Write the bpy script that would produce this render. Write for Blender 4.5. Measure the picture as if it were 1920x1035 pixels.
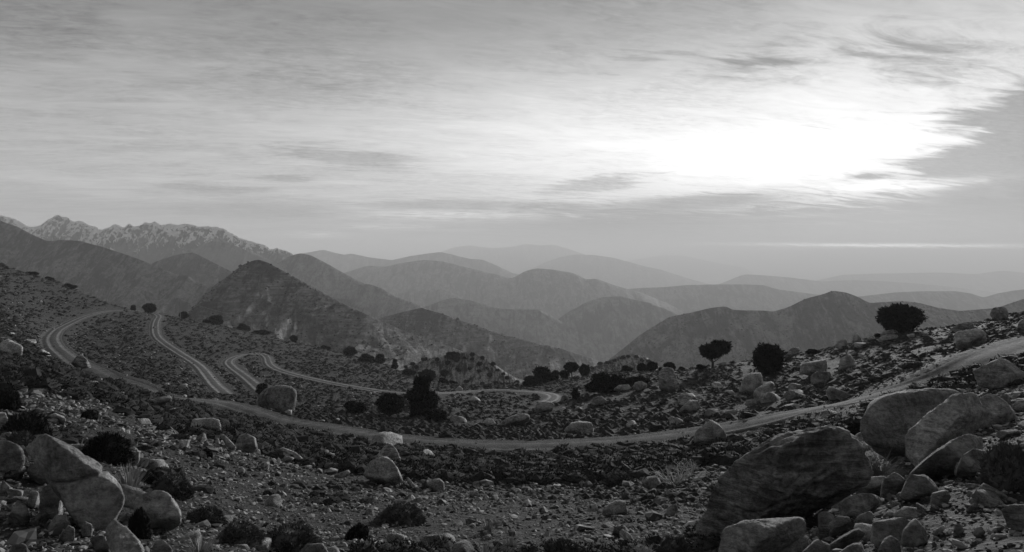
import bpy, bmesh, math
import numpy as np
from mathutils import Vector

for o in list(bpy.data.objects):
    bpy.data.objects.remove(o)
SC = bpy.context.scene
COL = SC.collection
R = math.radians
RNG = np.random.default_rng(7)

# ------------------------------------------------------------------ camera
F = 1150.0            # focal length in photograph pixels (1920 wide)
HZ = 490.0            # row of the horizon
ZC = 1.65             # eye height above the ground at the camera's foot
cd = bpy.data.cameras.new('camera')
cam = bpy.data.objects.new('camera', cd)
COL.objects.link(cam)
cam.location = (0, 0, ZC)
cam.rotation_euler = (R(90), 0, 0)
cd.sensor_width = 36
cd.lens = F / 1920 * 36
cd.shift_y = -(517.5 - HZ) / 1920
cd.clip_start = 0.2
cd.clip_end = 200000
SC.camera = cam

def px2w(px, py, Y):
    return ((px - 960) / F * Y, Y, ZC - (py - HZ) / F * Y)

# ------------------------------------------------------------------ render settings
SC.view_settings.view_transform = 'Standard'
SC.view_settings.look = 'None'
SC.view_settings.gamma = 1
SC.view_settings.exposure = 0.0
SC.view_settings.use_curve_mapping = False
cy = SC.cycles
cy.use_denoising = True
try:
    cy.denoiser = 'OPENIMAGEDENOISE'
    cy.denoising_input_passes = 'RGB_ALBEDO_NORMAL'
except Exception:
    pass
cy.max_bounces = 4
cy.diffuse_bounces = 2
cy.volume_bounces = 1
cy.transparent_max_bounces = 8
cy.sample_clamp_indirect = 4

# ------------------------------------------------------------------ sun and sky
SUN_AZ, SUN_EL = 31.0, 13.0      # degrees, azimuth to the right of the view axis
S = Vector((math.sin(R(SUN_AZ)) * math.cos(R(SUN_EL)), math.cos(R(SUN_AZ)) * math.cos(R(SUN_EL)), math.sin(R(SUN_EL))))
ld = bpy.data.lights.new('sun', 'SUN')
ld.energy = 5.0
ld.angle = R(9)
ld.color = (1, 1, 1)
sun = bpy.data.objects.new('sun', ld)
COL.objects.link(sun)
sun.location = S * 50
sun.rotation_euler = (-S).to_track_quat('-Z', 'Y').to_euler()

class G:
    """tiny node-graph helper"""
    def __init__(s, nt):
        s.nt = nt
    def new(s, t, **k):
        n = s.nt.nodes.new(t)
        for a, b in k.items():
            setattr(n, a, b)
        return n
    def put(s, sock, v):
        if isinstance(v, bpy.types.NodeSocket):
            s.nt.links.new(v, sock)
        elif v is not None:
            sock.default_value = v
    def m(s, op, a, b=None, c=None, clamp=False):
        n = s.new('ShaderNodeMath', operation=op, use_clamp=clamp)
        s.put(n.inputs[0], a)
        if b is not None: s.put(n.inputs[1], b)
        if c is not None: s.put(n.inputs[2], c)
        return n.outputs[0]
    def add(s, a, b): return s.m('ADD', a, b)
    def sub(s, a, b): return s.m('SUBTRACT', a, b)
    def mul(s, a, b): return s.m('MULTIPLY', a, b)
    def div(s, a, b): return s.m('DIVIDE', a, b)
    def ramp(s, x, a, b, lo=0.0, hi=1.0, smooth=True):
        n = s.new('ShaderNodeMapRange', interpolation_type='SMOOTHSTEP' if smooth else 'LINEAR')
        s.put(n.inputs['Value'], x)
        for k, v in zip(('From Min', 'From Max', 'To Min', 'To Max'), (a, b, lo, hi)):
            s.put(n.inputs[k], v)
        return n.outputs[0]
    def mix(s, f, a, b):
        return s.add(s.mul(a, s.sub(1.0, f)), s.mul(b, f))
    def noise(s, vec, scale=1.0, detail=4.0, rough=0.55, dist=0.0, lac=2.0):
        n = s.new('ShaderNodeTexNoise')
        s.put(n.inputs['Vector'], vec)
        n.inputs['Scale'].default_value = scale
        n.inputs['Detail'].default_value = detail
        n.inputs['Roughness'].default_value = rough
        n.inputs['Lacunarity'].default_value = lac
        n.inputs['Distortion'].default_value = dist
        return n.outputs['Fac']
    def vor(s, vec, scale=1.0, feature='F1', out='Distance', rnd=1.0):
        n = s.new('ShaderNodeTexVoronoi', feature=feature)
        s.put(n.inputs['Vector'], vec)
        n.inputs['Scale'].default_value = scale
        n.inputs['Randomness'].default_value = rnd
        return n.outputs[out]
    def xyz(s, x, y, z):
        n = s.new('ShaderNodeCombineXYZ')
        for i, v in enumerate((x, y, z)):
            s.put(n.inputs[i], v)
        return n.outputs[0]
    def sep(s, v):
        n = s.new('ShaderNodeSeparateXYZ')
        s.put(n.inputs[0], v)
        return n.outputs
    def scalev(s, v, t):
        n = s.new('ShaderNodeVectorMath', operation='MULTIPLY')
        s.put(n.inputs[0], v)
        n.inputs[1].default_value = t
        return n.outputs[0]

def build_world():
    w = bpy.data.worlds.new('World')
    SC.world = w
    w.use_nodes = True
    nt = w.node_tree
    nt.nodes.clear()
    g = G(nt)
    out = g.new('ShaderNodeOutputWorld')
    bg = g.new('ShaderNodeBackground')
    nt.links.new(bg.outputs[0], out.inputs[0])
    bg.inputs[1].default_value = 0.1
    sky = g.new('ShaderNodeTexSky', sky_type='NISHITA')
    sky.sun_disc = False
    sky.sun_elevation = R(SUN_EL)
    sky.sun_rotation = R(SUN_AZ)
    sky.altitude = 1900
    sky.dust_density = 3.0
    bw = g.new('ShaderNodeRGBToBW')
    nt.links.new(sky.outputs[0], bw.inputs[0])
    tc = g.new('ShaderNodeTexCoord')
    d = tc.outputs['Generated']
    x, y, z = g.sep(d)
    deg = 180 / math.pi
    el = g.mul(g.m('ARCSINE', z), deg)
    az = g.mul(g.m('ARCTAN2', x, y), deg)
    dt = g.new('ShaderNodeVectorMath', operation='DOT_PRODUCT')
    nt.links.new(d, dt.inputs[0])
    dt.inputs[1].default_value = S
    th = g.mul(g.m('ARCCOSINE', g.m('MINIMUM', g.m('MAXIMUM', dt.outputs['Value'], -1.0), 1.0)), deg)
    def gauss(v, s):
        q = g.div(v, s)
        return g.m('EXPONENT', g.mul(g.mul(q, q), -1.0))
    # veil of high cloud: bright round the hidden sun, falling away to the far sky and to the zenith
    L = g.add(g.add(0.41, g.mul(gauss(th, 60.0), 0.31)), g.add(g.mul(gauss(th, 38.0), 0.24), g.mul(gauss(th, 10.0), 0.06)))
    L = g.mul(L, g.ramp(el, 6.0, 25.0, 1.0, 0.36))
    # cloud-plane coordinates
    k = g.add(g.m('MAXIMUM', z, 0.0), 0.10)
    u, v = g.div(x, k), g.div(y, k)
    P = g.xyz(g.add(g.mul(u, 0.93), g.mul(v, 0.30)), g.sub(g.mul(v, 0.95), g.mul(u, 0.22)), 0.0)
    n1 = g.noise(g.scalev(P, (0.8, 2.2, 1)), 1.0, 9.0, 0.62, 1.6)
    n2 = g.noise(g.scalev(P, (3.0, 9.0, 1)), 1.0, 9.0, 0.70, 1.2)
    rip = g.noise(g.scalev(P, (16.0, 40.0, 1)), 1.0, 3.0, 0.65, 0.6)
    L = g.mul(L, g.add(1.0, g.mul(g.sub(n1, 0.5), 0.95)))
    L = g.mul(L, g.add(1.0, g.mul(g.sub(n2, 0.5), 0.70)))
    L = g.mul(L, g.add(1.0, g.mul(g.mul(g.sub(rip, 0.5), g.ramp(n1, 0.60, 0.40)), 0.85)))
    def ae(px, py):
        a = math.atan((px - 960) / F) * deg
        e = math.atan((HZ - py) / math.hypot(F, px - 960)) * deg
        return a, e
    def blob(px, py, w, h, tilt=0.0):
        a0, e0 = ae(px, py)
        a1, _ = ae(px + w, py)
        _, e1 = ae(px, py - h)
        da = g.sub(az, a0)
        qa = g.div(da, a1 - a0)
        de = g.sub(g.sub(el, e0), g.mul(da, tilt))
        qe = g.div(de, e1 - e0)
        return g.m('EXPONENT', g.mul(g.add(g.mul(qa, qa), g.mul(qe, qe)), -1.0))
    # the opening in the cloud where the sun stands
    L = g.add(L, g.mul(blob(1440, 300, 230, 45), 0.55))
    L = g.add(L, g.mul(blob(1230, 285, 420, 75, 0.02), 0.34))
    L = g.add(L, g.mul(blob(1040, 215, 480, 100, 0.04), 0.20))
    # darker cloud banks
    bank = None
    for a, wt in (((1830, 308, 150, 40, -0.03), 1.4), ((1840, 222, 130, 30, 0.1), 0.85), ((1970, 270, 150, 120, 0.1), 2.2), ((1960, 360, 260, 40, 0), 1.4),
                  ((650, 296, 140, 20, -0.06), 1.1), ((480, 395, 140, 15, 0.03), 1.5),
                  ((390, 355, 110, 11, 0), 1.0), ((840, 385, 130, 12, 0), 1.1), ((1120, 345, 120, 16, 0.1), 1.0), ((540, 336, 60, 8, 0), 0.9),
                  ((1640, 330, 75, 9, 0), 0.8), ((40, 396, 60, 5, 0), 0.6), ((1300, 378, 220, 16, 0.04), 0.9),
                  ((1430, 112, 150, 40, 0.1), 0.7), ((1020, 388, 100, 11, 0), 1.0), ((1720, 110, 280, 70, -0.2), 0.62),
                  ((560, 145, 190, 30, -0.1), 0.45), ((0, 0, 190, 110, 0), 1.6), ((200, 160, 240, 40, 0.1), 0.40), ((1150, 120, 200, 30, 0.1), 0.35)):
        b = g.mul(blob(*a), wt)
        bank = b if bank is None else g.m('MAXIMUM', bank, b)
    n3 = g.noise(g.scalev(P, (1.6, 5.0, 1)), 1.0, 8.0, 0.64, 1.6)
    bank = g.ramp(g.add(bank, g.mul(g.sub(n3, 0.5), 2.1)), 0.20, 0.85)
    bankL = g.add(g.mul(L, 0.06), 0.15)
    L = g.mix(g.mul(bank, g.ramp(az, 4.0, 24.0, 0.50, 0.93)), L, bankL)
    L = g.mul(L, g.add(1.0, g.mul(g.mul(g.sub(rip, 0.5), bank), 1.0)))
    # level deck of grey cloud low over the horizon, its upper edge frayed
    low = g.ramp(g.add(el, g.mul(g.sub(n3, 0.5), 6.5)), 6.1, 4.0)
    L = g.mix(g.mul(low, g.ramp(az, -14.0, 10.0, 0.45, 0.93)), L, g.add(g.mul(gauss(th, 30.0), -0.14), g.add(0.27, g.mul(g.sub(n2, 0.5), 0.32))))
    # bright slits under and between the banks
    sl = None
    for a, wt in (((1720, 461, 300, 3.6, -0.022), 8.0), ((1690, 347, 150, 9, 0.01), 0.7), ((860, 404, 170, 10, 0), 0.55), ((590, 440, 50, 7, 0), 0.5), ((730, 425, 90, 6, 0), 0.35), ((1500, 466, 100, 3.2, 0), 0.8), ((1500, 405, 200, 4, 0.01), 0.12), ((1560, 418, 160, 3, 0), 0.12)):
        b = g.mul(blob(*a), wt)
        sl = b if sl is None else g.add(sl, b)
    L = g.add(L, g.mul(sl, g.ramp(n2, 0.30, 0.62)))
    col = g.mix(0.90, bw.outputs[0], g.mul(L, 10.0))
    nt.links.new(col, bg.inputs[0])
    w.cycles.sampling_method = 'MANUAL'
    w.cycles.sample_map_resolution = 1024
build_world()

# ------------------------------------------------------------------ numeric helpers
def _h(ix, iy, iz, s):
    h = (ix.astype(np.int64) * 374761393 + iy.astype(np.int64) * 668265263 + iz.astype(np.int64) * 2147483647 + s * 974711) & 0xffffffff
    h = ((h ^ (h >> 13)) * 1274126177) & 0xffffffff
    h = ((h ^ (h >> 16)) * 2246822519) & 0xffffffff
    return ((h ^ (h >> 15)) & 0xffffff) / float(0xffffff) * 2 - 1

def vnoise(x, y, z=None, seed=0):
    """value noise in -1..1"""
    if z is None: z = np.zeros_like(x)
    ix, iy, iz = np.floor(x), np.floor(y), np.floor(z)
    fx, fy, fz = x - ix, y - iy, z - iz
    fx, fy, fz = [t * t * t * (t * (t * 6 - 15) + 10) for t in (fx, fy, fz)]
    r = 0
    for dx in (0, 1):
        for dy in (0, 1):
            for dz in (0, 1):
                w = (fx if dx else 1 - fx) * (fy if dy else 1 - fy) * (fz if dz else 1 - fz)
                r = r + w * _h(ix + dx, iy + dy, iz + dz, seed)
    return r

def vnoise2(x, y, seed=0):
    ix, iy = np.floor(x), np.floor(y)
    z0 = np.zeros_like(ix)
    fx, fy = x - ix, y - iy
    fx, fy = [t * t * t * (t * (t * 6 - 15) + 10) for t in (fx, fy)]
    r = 0
    for dx in (0, 1):
        for dy in (0, 1):
            r = r + (fx if dx else 1 - fx) * (fy if dy else 1 - fy) * _h(ix + dx, iy + dy, z0, seed)
    return r

def fbm2(x, y, oct=4, seed=0, gain=0.5):
    a, s, r = 1.0, 0.0, 0
    for i in range(oct):
        c, sn = math.cos(i * 1.1), math.sin(i * 1.1)
        r = r + a * vnoise2((x * c - y * sn) * 2 ** i, (x * sn + y * c) * 2 ** i, seed + i * 17)
        s += a
        a *= gain
    return r / s

def ridged2(x, y, oct=4, seed=0, gain=0.5):
    a, s, r = 1.0, 0.0, 0
    for i in range(oct):
        r = r + a * (1 - 2 * np.abs(vnoise2(x * 2 ** i + 3.1 * i, y * 2 ** i, seed + i * 31)))
        s += a
        a *= gain
    return r / s

def fbm3(p, oct=4, seed=0, gain=0.5):
    a, s, r = 1.0, 0.0, 0
    for i in range(oct):
        r = r + a * vnoise(p[:, 0] * 2 ** i + 7 * i, p[:, 1] * 2 ** i, p[:, 2] * 2 ** i, seed + i * 13)
        s += a
        a *= gain
    return r / s

def mesh_np(name, V, Fc, smooth=True):
    """mesh from an (n,3) vertex array and an (m,k) face array"""
    V = np.ascontiguousarray(V, dtype=np.float32)
    Fc = np.ascontiguousarray(Fc, dtype=np.int32)
    me = bpy.data.meshes.new(name)
    k = Fc.shape[1]
    me.vertices.add(len(V))
    me.vertices.foreach_set('co', V.ravel())
    me.loops.add(Fc.size)
    me.loops.foreach_set('vertex_index', Fc.ravel())
    me.polygons.add(len(Fc))
    me.polygons.foreach_set('loop_start', np.arange(0, Fc.size, k, dtype=np.int32))
    try:
        me.polygons.foreach_set('loop_total', np.full(len(Fc), k, dtype=np.int32))
    except Exception:
        pass
    me.polygons.foreach_set('use_smooth', np.full(len(Fc), smooth, dtype=bool))
    me.update(calc_edges=True)
    return me

def link(name, me, mat=None, parent=None, **props):
    o = bpy.data.objects.new(name, me)
    COL.objects.link(o)
    if mat is not None and me is not None and not me.materials:
        me.materials.append(mat)
    if parent is not None:
        o.parent = parent
    for k, v in props.items():
        o[k] = v
    return o

def grid_faces(nr, nc, off=0):
    i = np.arange(nr - 1)[:, None] * nc + np.arange(nc - 1)[None, :] + off
    return np.stack([i, i + 1, i + nc + 1, i + nc], -1).reshape(-1, 4)

# ------------------------------------------------------------------ materials (the photograph is black and white: all greys)
def material(name, fn):
    m = bpy.data.materials.new(name)
    m.use_nodes = True
    nt = m.node_tree
    nt.nodes.clear()
    g = G(nt)
    out = g.new('ShaderNodeOutputMaterial')
    b = g.new('ShaderNodeBsdfPrincipled')
    nt.links.new(b.outputs[0], out.inputs[0])
    b.inputs['Specular IOR Level'].default_value = 0.2
    b.inputs['Roughness'].default_value = 0.9
    fn(g, b)
    return m

def setcol(g, b, v):
    n = g.new('ShaderNodeCombineColor')
    for i in range(3):
        g.put(n.inputs[i], v)
    g.nt.links.new(n.outputs[0], b.inputs['Base Color'])

def bump(g, b, h, strength=0.5, dist=0.05):
    n = g.new('ShaderNodeBump')
    n.inputs['Strength'].default_value = strength
    n.inputs['Distance'].default_value = dist
    g.put(n.inputs['Height'], h)
    g.nt.links.new(n.outputs[0], b.inputs['Normal'])

def objco(g): return g.new('ShaderNodeTexCoord').outputs['Object']
def geopos(g): return g.new('ShaderNodeNewGeometry').outputs['Position']
def rnd(g): return g.new('ShaderNodeObjectInfo').outputs['Random']

def m_soil(g, b):
    p = geopos(g)
    big = g.noise(p, 0.16, 5, 0.6)
    mid = g.noise(p, 1.3, 6, 0.65)
    fine = g.noise(p, 12.0, 5, 0.75)
    peb = g.vor(p, 9.0)
    pc = g.sep(g.vor(p, 9.0, out='Color'))[0]
    clod = g.vor(p, 2.1)
    c = g.mul(g.add(g.mul(big, 0.5), g.mul(mid, 0.6)), g.ramp(fine, 0.25, 0.75, 0.008, 0.082))
    c = g.mix(g.mul(g.ramp(peb, 0.36, 0.20), g.ramp(pc, 0.45, 0.75)), c, 0.13)
    setcol(g, b, c)
    h = g.add(g.mul(fine, 0.8), g.add(g.ramp(peb, 0.5, 0.0), g.add(g.mul(mid, 1.0), g.mul(g.ramp(clod, 0.6, 0.0), 1.2))))
    bump(g, b, h, 1.0, 0.09)
M_SOIL = material('stony_soil', m_soil)

def m_road(g, b):
    a = g.new('ShaderNodeAttribute', attribute_name='lat')
    lat = a.outputs['Fac']
    p = geopos(g)
    n = g.noise(p, 0.8, 6, 0.65)
    f = g.noise(p, 9.0, 4, 0.7)
    wob = g.add(lat, g.mul(g.sub(g.noise(p, 0.25, 3, 0.5), 0.5), 0.25))
    tr = g.ramp(g.m('ABSOLUTE', g.sub(g.m('ABSOLUTE', wob), 0.85)), 0.40, 0.12)
    edge = g.ramp(g.add(g.m('ABSOLUTE', wob), g.mul(g.sub(g.noise(p, 1.5, 5, 0.7), 0.5), 1.6)), 1.25, 2.1)
    c = g.mix(g.mul(tr, g.ramp(g.sep(p)[1], 70.0, 130.0, 0.22, 1.0)), g.ramp(g.sep(p)[1], 60.0, 120.0, 0.064, 0.060), 0.20)
    c = g.mix(edge, c, 0.05)
    c = g.mul(c, g.mul(g.ramp(n, 0.34, 0.66, 0.65, 1.35), g.ramp(f, 0.34, 0.66, 0.50, 1.50)))
    setcol(g, b, c)
    bump(g, b, g.add(n, f), 0.9, 0.07)
M_ROAD = material('packed_dirt', m_road)

def rock_mat(name, lo, hi, strata=0.35, lich=0.3):
    def fn(g, b):
        p = objco(g)
        r = rnd(g)
        off = g.new('ShaderNodeVectorMath', operation='ADD')
        g.put(off.inputs[0], p)
        g.put(off.inputs[1], g.xyz(g.mul(r, 37.0), g.mul(r, 91.0), g.mul(r, 13.0)))
        q = off.outputs[0]
        n = g.noise(q, 1.6, 7, 0.62, 0.3)
        f = g.noise(q, 11.0, 7, 0.78)
        st = g.noise(g.scalev(q, (1.2, 1.2, 7.0)), 1.0, 5, 0.6, 0.5)
        crack = g.ramp(g.vor(g.scalev(q, (1.0, 1.0, 2.2)), 1.4, 'DISTANCE_TO_EDGE'), 0.0, 0.05)
        c = g.mix(g.ramp(n, 0.36, 0.64), lo * 0.8, hi * 1.1)
        c = g.mul(c, g.add(0.62, g.mul(g.ramp(f, 0.36, 0.64), 0.76)))
        c = g.mul(c, g.add(1.0 - strata * 0.5, g.mul(g.ramp(st, 0.38, 0.62), strata)))
        li = g.ramp(g.noise(q, 5.0, 5, 0.7), 0.56, 0.66)
        c = g.mix(g.mul(li, lich), c, hi * 1.35)
        dk = g.ramp(g.noise(q, 2.7, 5, 0.7), 0.58, 0.70)
        c = g.mul(c, g.sub(1.0, g.mul(dk, 0.45)))
        c = g.mul(c, g.add(0.72, g.mul(r, 0.56)))
        setcol(g, b, c)
        h = g.add(g.add(g.mul(n, 1.0), g.mul(f, 0.55)), g.add(g.mul(st, strata * 2), g.mul(crack, 0.08)))
        bump(g, b, h, 1.0, 0.16)
    return material(name, fn)
M_ROCK = rock_mat('grey_rock', 0.19, 0.34)
M_PALE = rock_mat('pale_rock', 0.26, 0.39, 0.3, 0.3)
M_DARK = rock_mat('dark_strata_rock', 0.16, 0.29, 0.7, 0.2)

M_MOTT = rock_mat('mottled_rock', 0.08, 0.2, 0.2, 0.6)

def m_stone(g, b):
    p = geopos(g)
    c = g.add(0.04, g.mul(g.m('POWER', g.sep(g.vor(p, 6.0, out='Color'))[1], 2.2), 0.34))
    c = g.mul(c, g.add(0.7, g.mul(g.noise(p, 25.0, 3, 0.6), 0.6)))
    setcol(g, b, c)
M_STONE = material('scree_stone', m_stone)

def m_leaf(lo, hi):
    def fn(g, b):
        p = objco(g)
        c = g.mix(g.noise(p, 3.0, 4, 0.6), lo, hi)
        c = g.mul(c, g.add(0.75, g.mul(rnd(g), 0.5)))
        setcol(g, b, c)
        b.inputs['Specular IOR Level'].default_value = 0.1
    return fn
M_JUN = material('juniper_foliage', m_leaf(0.012, 0.035))
M_CUSH = material('cushion_shrub_foliage', m_leaf(0.012, 0.045))
M_FUZZ = material('dry_cushion_foliage', m_leaf(0.035, 0.13))
M_GREYB = material('grey_bush_foliage', m_leaf(0.05, 0.17))
M_BARK = material('juniper_bark', m_leaf(0.05, 0.10))
M_TWIG = material('dead_twig', m_leaf(0.3, 0.5))
M_GRASS = material('dry_grass', m_leaf(0.2, 0.42))
M_POLE = material('weathered_pole', m_leaf(0.16, 0.24))
M_WIRE = material('wire_metal', m_leaf(0.35, 0.45))

def hill_mat(name, lo, hi, sc, dots=0.0, dsc=1.0, snow=None, zs=1.0):
    def fn(g, b):
        p = geopos(g)
        n = g.noise(p, sc, 8, 0.62, 0.4)
        f = g.noise(p, sc * 9, 6, 0.7)
        stv = g.noise(g.scalev(p, (1.0, 0.30, 0.22)), sc * 6, 7, 0.68, 0.8)
        c = g.mix(g.ramp(g.add(g.mul(n, 0.4), g.mul(stv, 0.6)), 0.44, 0.56), lo * 0.5, hi * 1.3)
        f2 = g.noise(p, sc * 26, 4, 0.7)
        c = g.mul(c, g.add(0.45, g.add(g.mul(g.ramp(f, 0.36, 0.64), 0.75), g.mul(g.ramp(f2, 0.36, 0.64), 0.45))))
        if zs != 1.0:
            sb = g.noise(g.scalev(p, (0.15, 0.15, 3.0)), sc * 12 * zs, 5, 0.6, 0.4)
            c = g.mul(c, g.ramp(sb, 0.40, 0.60, 0.70, 1.35))
        if dots:
            v = g.vor(p, dsc)
            dm = g.ramp(v, 0.34, 0.22)
            dm = g.mul(dm, g.ramp(g.noise(p, dsc * 0.12, 4, 0.6), 0.35, 0.6))
            c = g.mix(g.mul(dm, dots), c, 0.02)
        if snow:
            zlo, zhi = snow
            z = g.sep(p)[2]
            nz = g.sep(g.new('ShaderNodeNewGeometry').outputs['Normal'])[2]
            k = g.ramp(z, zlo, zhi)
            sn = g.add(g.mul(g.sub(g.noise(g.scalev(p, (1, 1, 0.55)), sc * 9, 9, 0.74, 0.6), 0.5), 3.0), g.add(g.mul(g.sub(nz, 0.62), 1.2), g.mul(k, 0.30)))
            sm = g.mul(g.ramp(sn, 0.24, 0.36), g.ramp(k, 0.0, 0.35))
            c = g.mix(g.ramp(z, 10.0, 110.0, 0.75, 0.0), c, 0.20)  # lower slopes painted paler, standing in for haze at the foot of the range
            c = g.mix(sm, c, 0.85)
        setcol(g, b, c)
        bump(g, b, g.add(g.mul(stv, 1.5), g.mul(f, 0.5)), 1.0, 0.06 / sc)
    return material(name, fn)

# ------------------------------------------------------------------ near terrain: heights read off the photograph's rows at estimated distances
TAB = {
 -700: [(2.5, 1400), (5, 950), (10, 800), (20, 690), (40, 590), (80, 480), (140, 380), (220, 330)],
 -350: [(2.5, 1450), (5, 1020), (8, 920), (14, 790), (24, 700), (40, 630), (80, 540), (140, 450), (220, 400)],
 0:    [(2.5, 1480), (5, 1075), (7, 985), (10, 895), (14, 815), (20, 770), (30, 728), (45, 688), (70, 640), (100, 596), (140, 545), (190, 500), (220, 482)],
 100:  [(2.5, 1480), (5, 1080), (7, 995), (10, 905), (15, 825), (22, 770), (32, 725), (45, 693), (70, 676), (115, 664), (155, 640), (185, 615), (220, 572), (255, 530), (270, 519)],
 215:  [(2.5, 1485), (5, 1090), (7, 1010), (10, 930), (15, 855), (22, 800), (32, 767), (45, 739), (58, 722), (66, 712), (100, 700), (130, 680), (170, 645), (220, 610), (265, 583), (280, 576)],
 300:  [(2.5, 1485), (5, 1100), (7, 1035), (10, 965), (15, 893), (22, 838), (32, 800), (45, 770), (58, 750), (66, 738), (95, 722), (130, 692), (180, 650), (230, 620), (290, 592), (305, 587)],
 430:  [(2.5, 1490), (5, 1120), (7, 1062), (10, 995), (15, 925), (22, 872), (32, 827), (45, 795), (65, 775), (90, 763), (120, 735), (155, 705), (190, 685), (240, 650), (300, 622), (330, 610)],
 560:  [(2.5, 1490), (5, 1130), (8, 1062), (12, 1003), (18, 942), (26, 897), (36, 857), (46, 832), (58, 813), (75, 795), (100, 765), (140, 730), (180, 705), (230, 680), (290, 655), (320, 641)],
 700:  [(2.5, 1490), (5, 1135), (8, 1070), (12, 1012), (18, 957), (26, 913), (34, 885), (42, 860), (54, 832), (58, 822), (75, 800), (100, 772), (140, 738), (165, 724), (220, 694), (270, 676), (285, 671)],
 850:  [(2.5, 1490), (5, 1135), (8, 1075), (12, 1020), (18, 966), (26, 922), (36, 884), (46, 858), (53, 841), (65, 815), (85, 785), (115, 758), (150, 738), (180, 730), (200, 726)],
 1000: [(2.5, 1490), (5, 1135), (8, 1075), (12, 1020), (18, 968), (26, 925), (36, 888), (46, 860), (52, 843), (62, 822), (80, 790), (105, 766), (130, 750), (150, 739), (170, 725), (185, 716)],
 1150: [(2.5, 1490), (5, 1135), (8, 1075), (12, 1016), (18, 963), (26, 919), (36, 880), (46, 850), (54, 832), (65, 805), (80, 775), (100, 745), (120, 722), (140, 705), (155, 694)],
 1330: [(2.5, 1490), (5, 1125), (8, 1062), (12, 998), (18, 946), (26, 900), (36, 862), (46, 836), (54, 815), (64, 790), (76, 760), (88, 730), (100, 702), (110, 687)],
 1480: [(2.5, 1490), (5, 1110), (8, 1035), (12, 973), (18, 917), (26, 868), (36, 830), (46, 803), (53, 786), (62, 762), (75, 735), (88, 708), (100, 683), (108, 670)],
 1600: [(2.5, 1485), (5, 1095), (8, 1005), (12, 938), (18, 877), (26, 830), (36, 793), (45, 768), (49, 758), (60, 735), (72, 706), (84, 678), (96, 650), (102, 641)],
 1700: [(2.5, 1480), (5, 1075), (8, 970), (12, 893), (18, 828), (26, 788), (36, 752), (46, 717), (55, 694), (68, 665), (82, 645), (95, 628), (102, 620)],
 1800: [(2.5, 1475), (5, 1055), (8, 935), (12, 855), (18, 792), (26, 752), (36, 719), (47, 682), (58, 662), (72, 640), (88, 622), (100, 612)],
 1920: [(2.5, 1465), (5, 1030), (8, 905), (12, 822), (18, 757), (26, 713), (36, 680), (48, 650), (60, 630), (75, 608), (90, 592), (100, 583)],
 2300: [(2.5, 1440), (5, 990), (8, 850), (12, 760), (18, 695), (26, 650), (36, 622), (48, 598), (75, 560), (100, 540)],
 2700: [(2.5, 1420), (5, 950), (8, 800), (12, 700), (18, 630), (26, 590), (36, 565), (48, 545), (75, 515), (100, 500)],
}
YMIN, YMAX = 2.5, 430.0
TP = np.arange(-700, 2701, 20.0)
TL = np.linspace(math.log(YMIN), math.log(YMAX), 260)
def build_table():
    cols = sorted(TAB)
    A = np.zeros((len(cols), len(TL)))
    for i, c in enumerate(cols):
        pts = TAB[c]
        yy = np.log([p[0] for p in pts])
        A[i] = (np.interp(TL, yy, [p[1] for p in pts]) - HZ) / F
    # across the columns
    B = np.zeros((len(TP), len(TL)))
    cr = np.interp(TP, cols, [TAB[c][-1][0] for c in cols])
    for j in range(len(TL)):
        B[:, j] = np.interp(TP, cols, A[:, j])
    def blur(M, ax, s):
        r = int(3 * s)
        k = np.exp(-0.5 * (np.arange(-r, r + 1) / s) ** 2)
        k /= k.sum()
        Mp = np.pad(M, [(r, r) if a == ax else (0, 0) for a in (0, 1)], mode='edge')
        out = 0
        for q in range(2 * r + 1):
            sl = [slice(None), slice(None)]
            sl[ax] = slice(q, q + M.shape[ax])
            out = out + k[q] * Mp[tuple(sl)]
        return out
    B = blur(blur(B, 0, 2.2), 1, 3.0)
    # beyond the skyline the ground falls away into the valley
    Y = np.exp(TL)
    for i in range(len(TP)):
        yc = cr[i]
        past = np.maximum(Y - yc, 0)
        drop = np.where(past < 18, past ** 2 / 36 * 0.55, (past - 9) * 0.55)
        tc = np.interp(math.log(yc), TL, B[i])
        zc = -tc * yc
        slope = np.minimum((zc - (-np.interp(math.log(yc * 0.93), TL, B[i]) * yc * 0.93)) / (0.07 * yc), 0.12)
        z = zc + np.minimum(past, 14) * slope * 0.5 - drop
        B[i] = np.where(Y > yc, -z / Y, B[i])
    return B
TB = build_table()

def t_lookup(px, Y):
    px = np.clip(px, TP[0], TP[-1])
    l = np.log(np.clip(Y, YMIN, YMAX))
    fi = (px - TP[0]) / 20.0
    fj = (l - TL[0]) / (TL[1] - TL[0])
    i = np.clip(np.floor(fi).astype(int), 0, len(TP) - 2)
    j = np.clip(np.floor(fj).astype(int), 0, len(TL) - 2)
    a, b = fi - i, fj - j
    return (TB[i, j] * (1 - a) * (1 - b) + TB[i + 1, j] * a * (1 - b) + TB[i, j + 1] * (1 - a) * b + TB[i + 1, j + 1] * a * b)

def hit_smooth(px, py):
    """where the ray through a photograph pixel meets the near ground"""
    Y = np.exp(np.linspace(math.log(YMIN), math.log(YMAX), 1200))
    row = HZ + F * t_lookup(np.full_like(Y, px), Y)
    k = np.argmax(row <= py)
    if row[k] > py:
        k = int(np.argmin(row))
    return (px - 960) / F * Y[k], float(Y[k])

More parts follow.
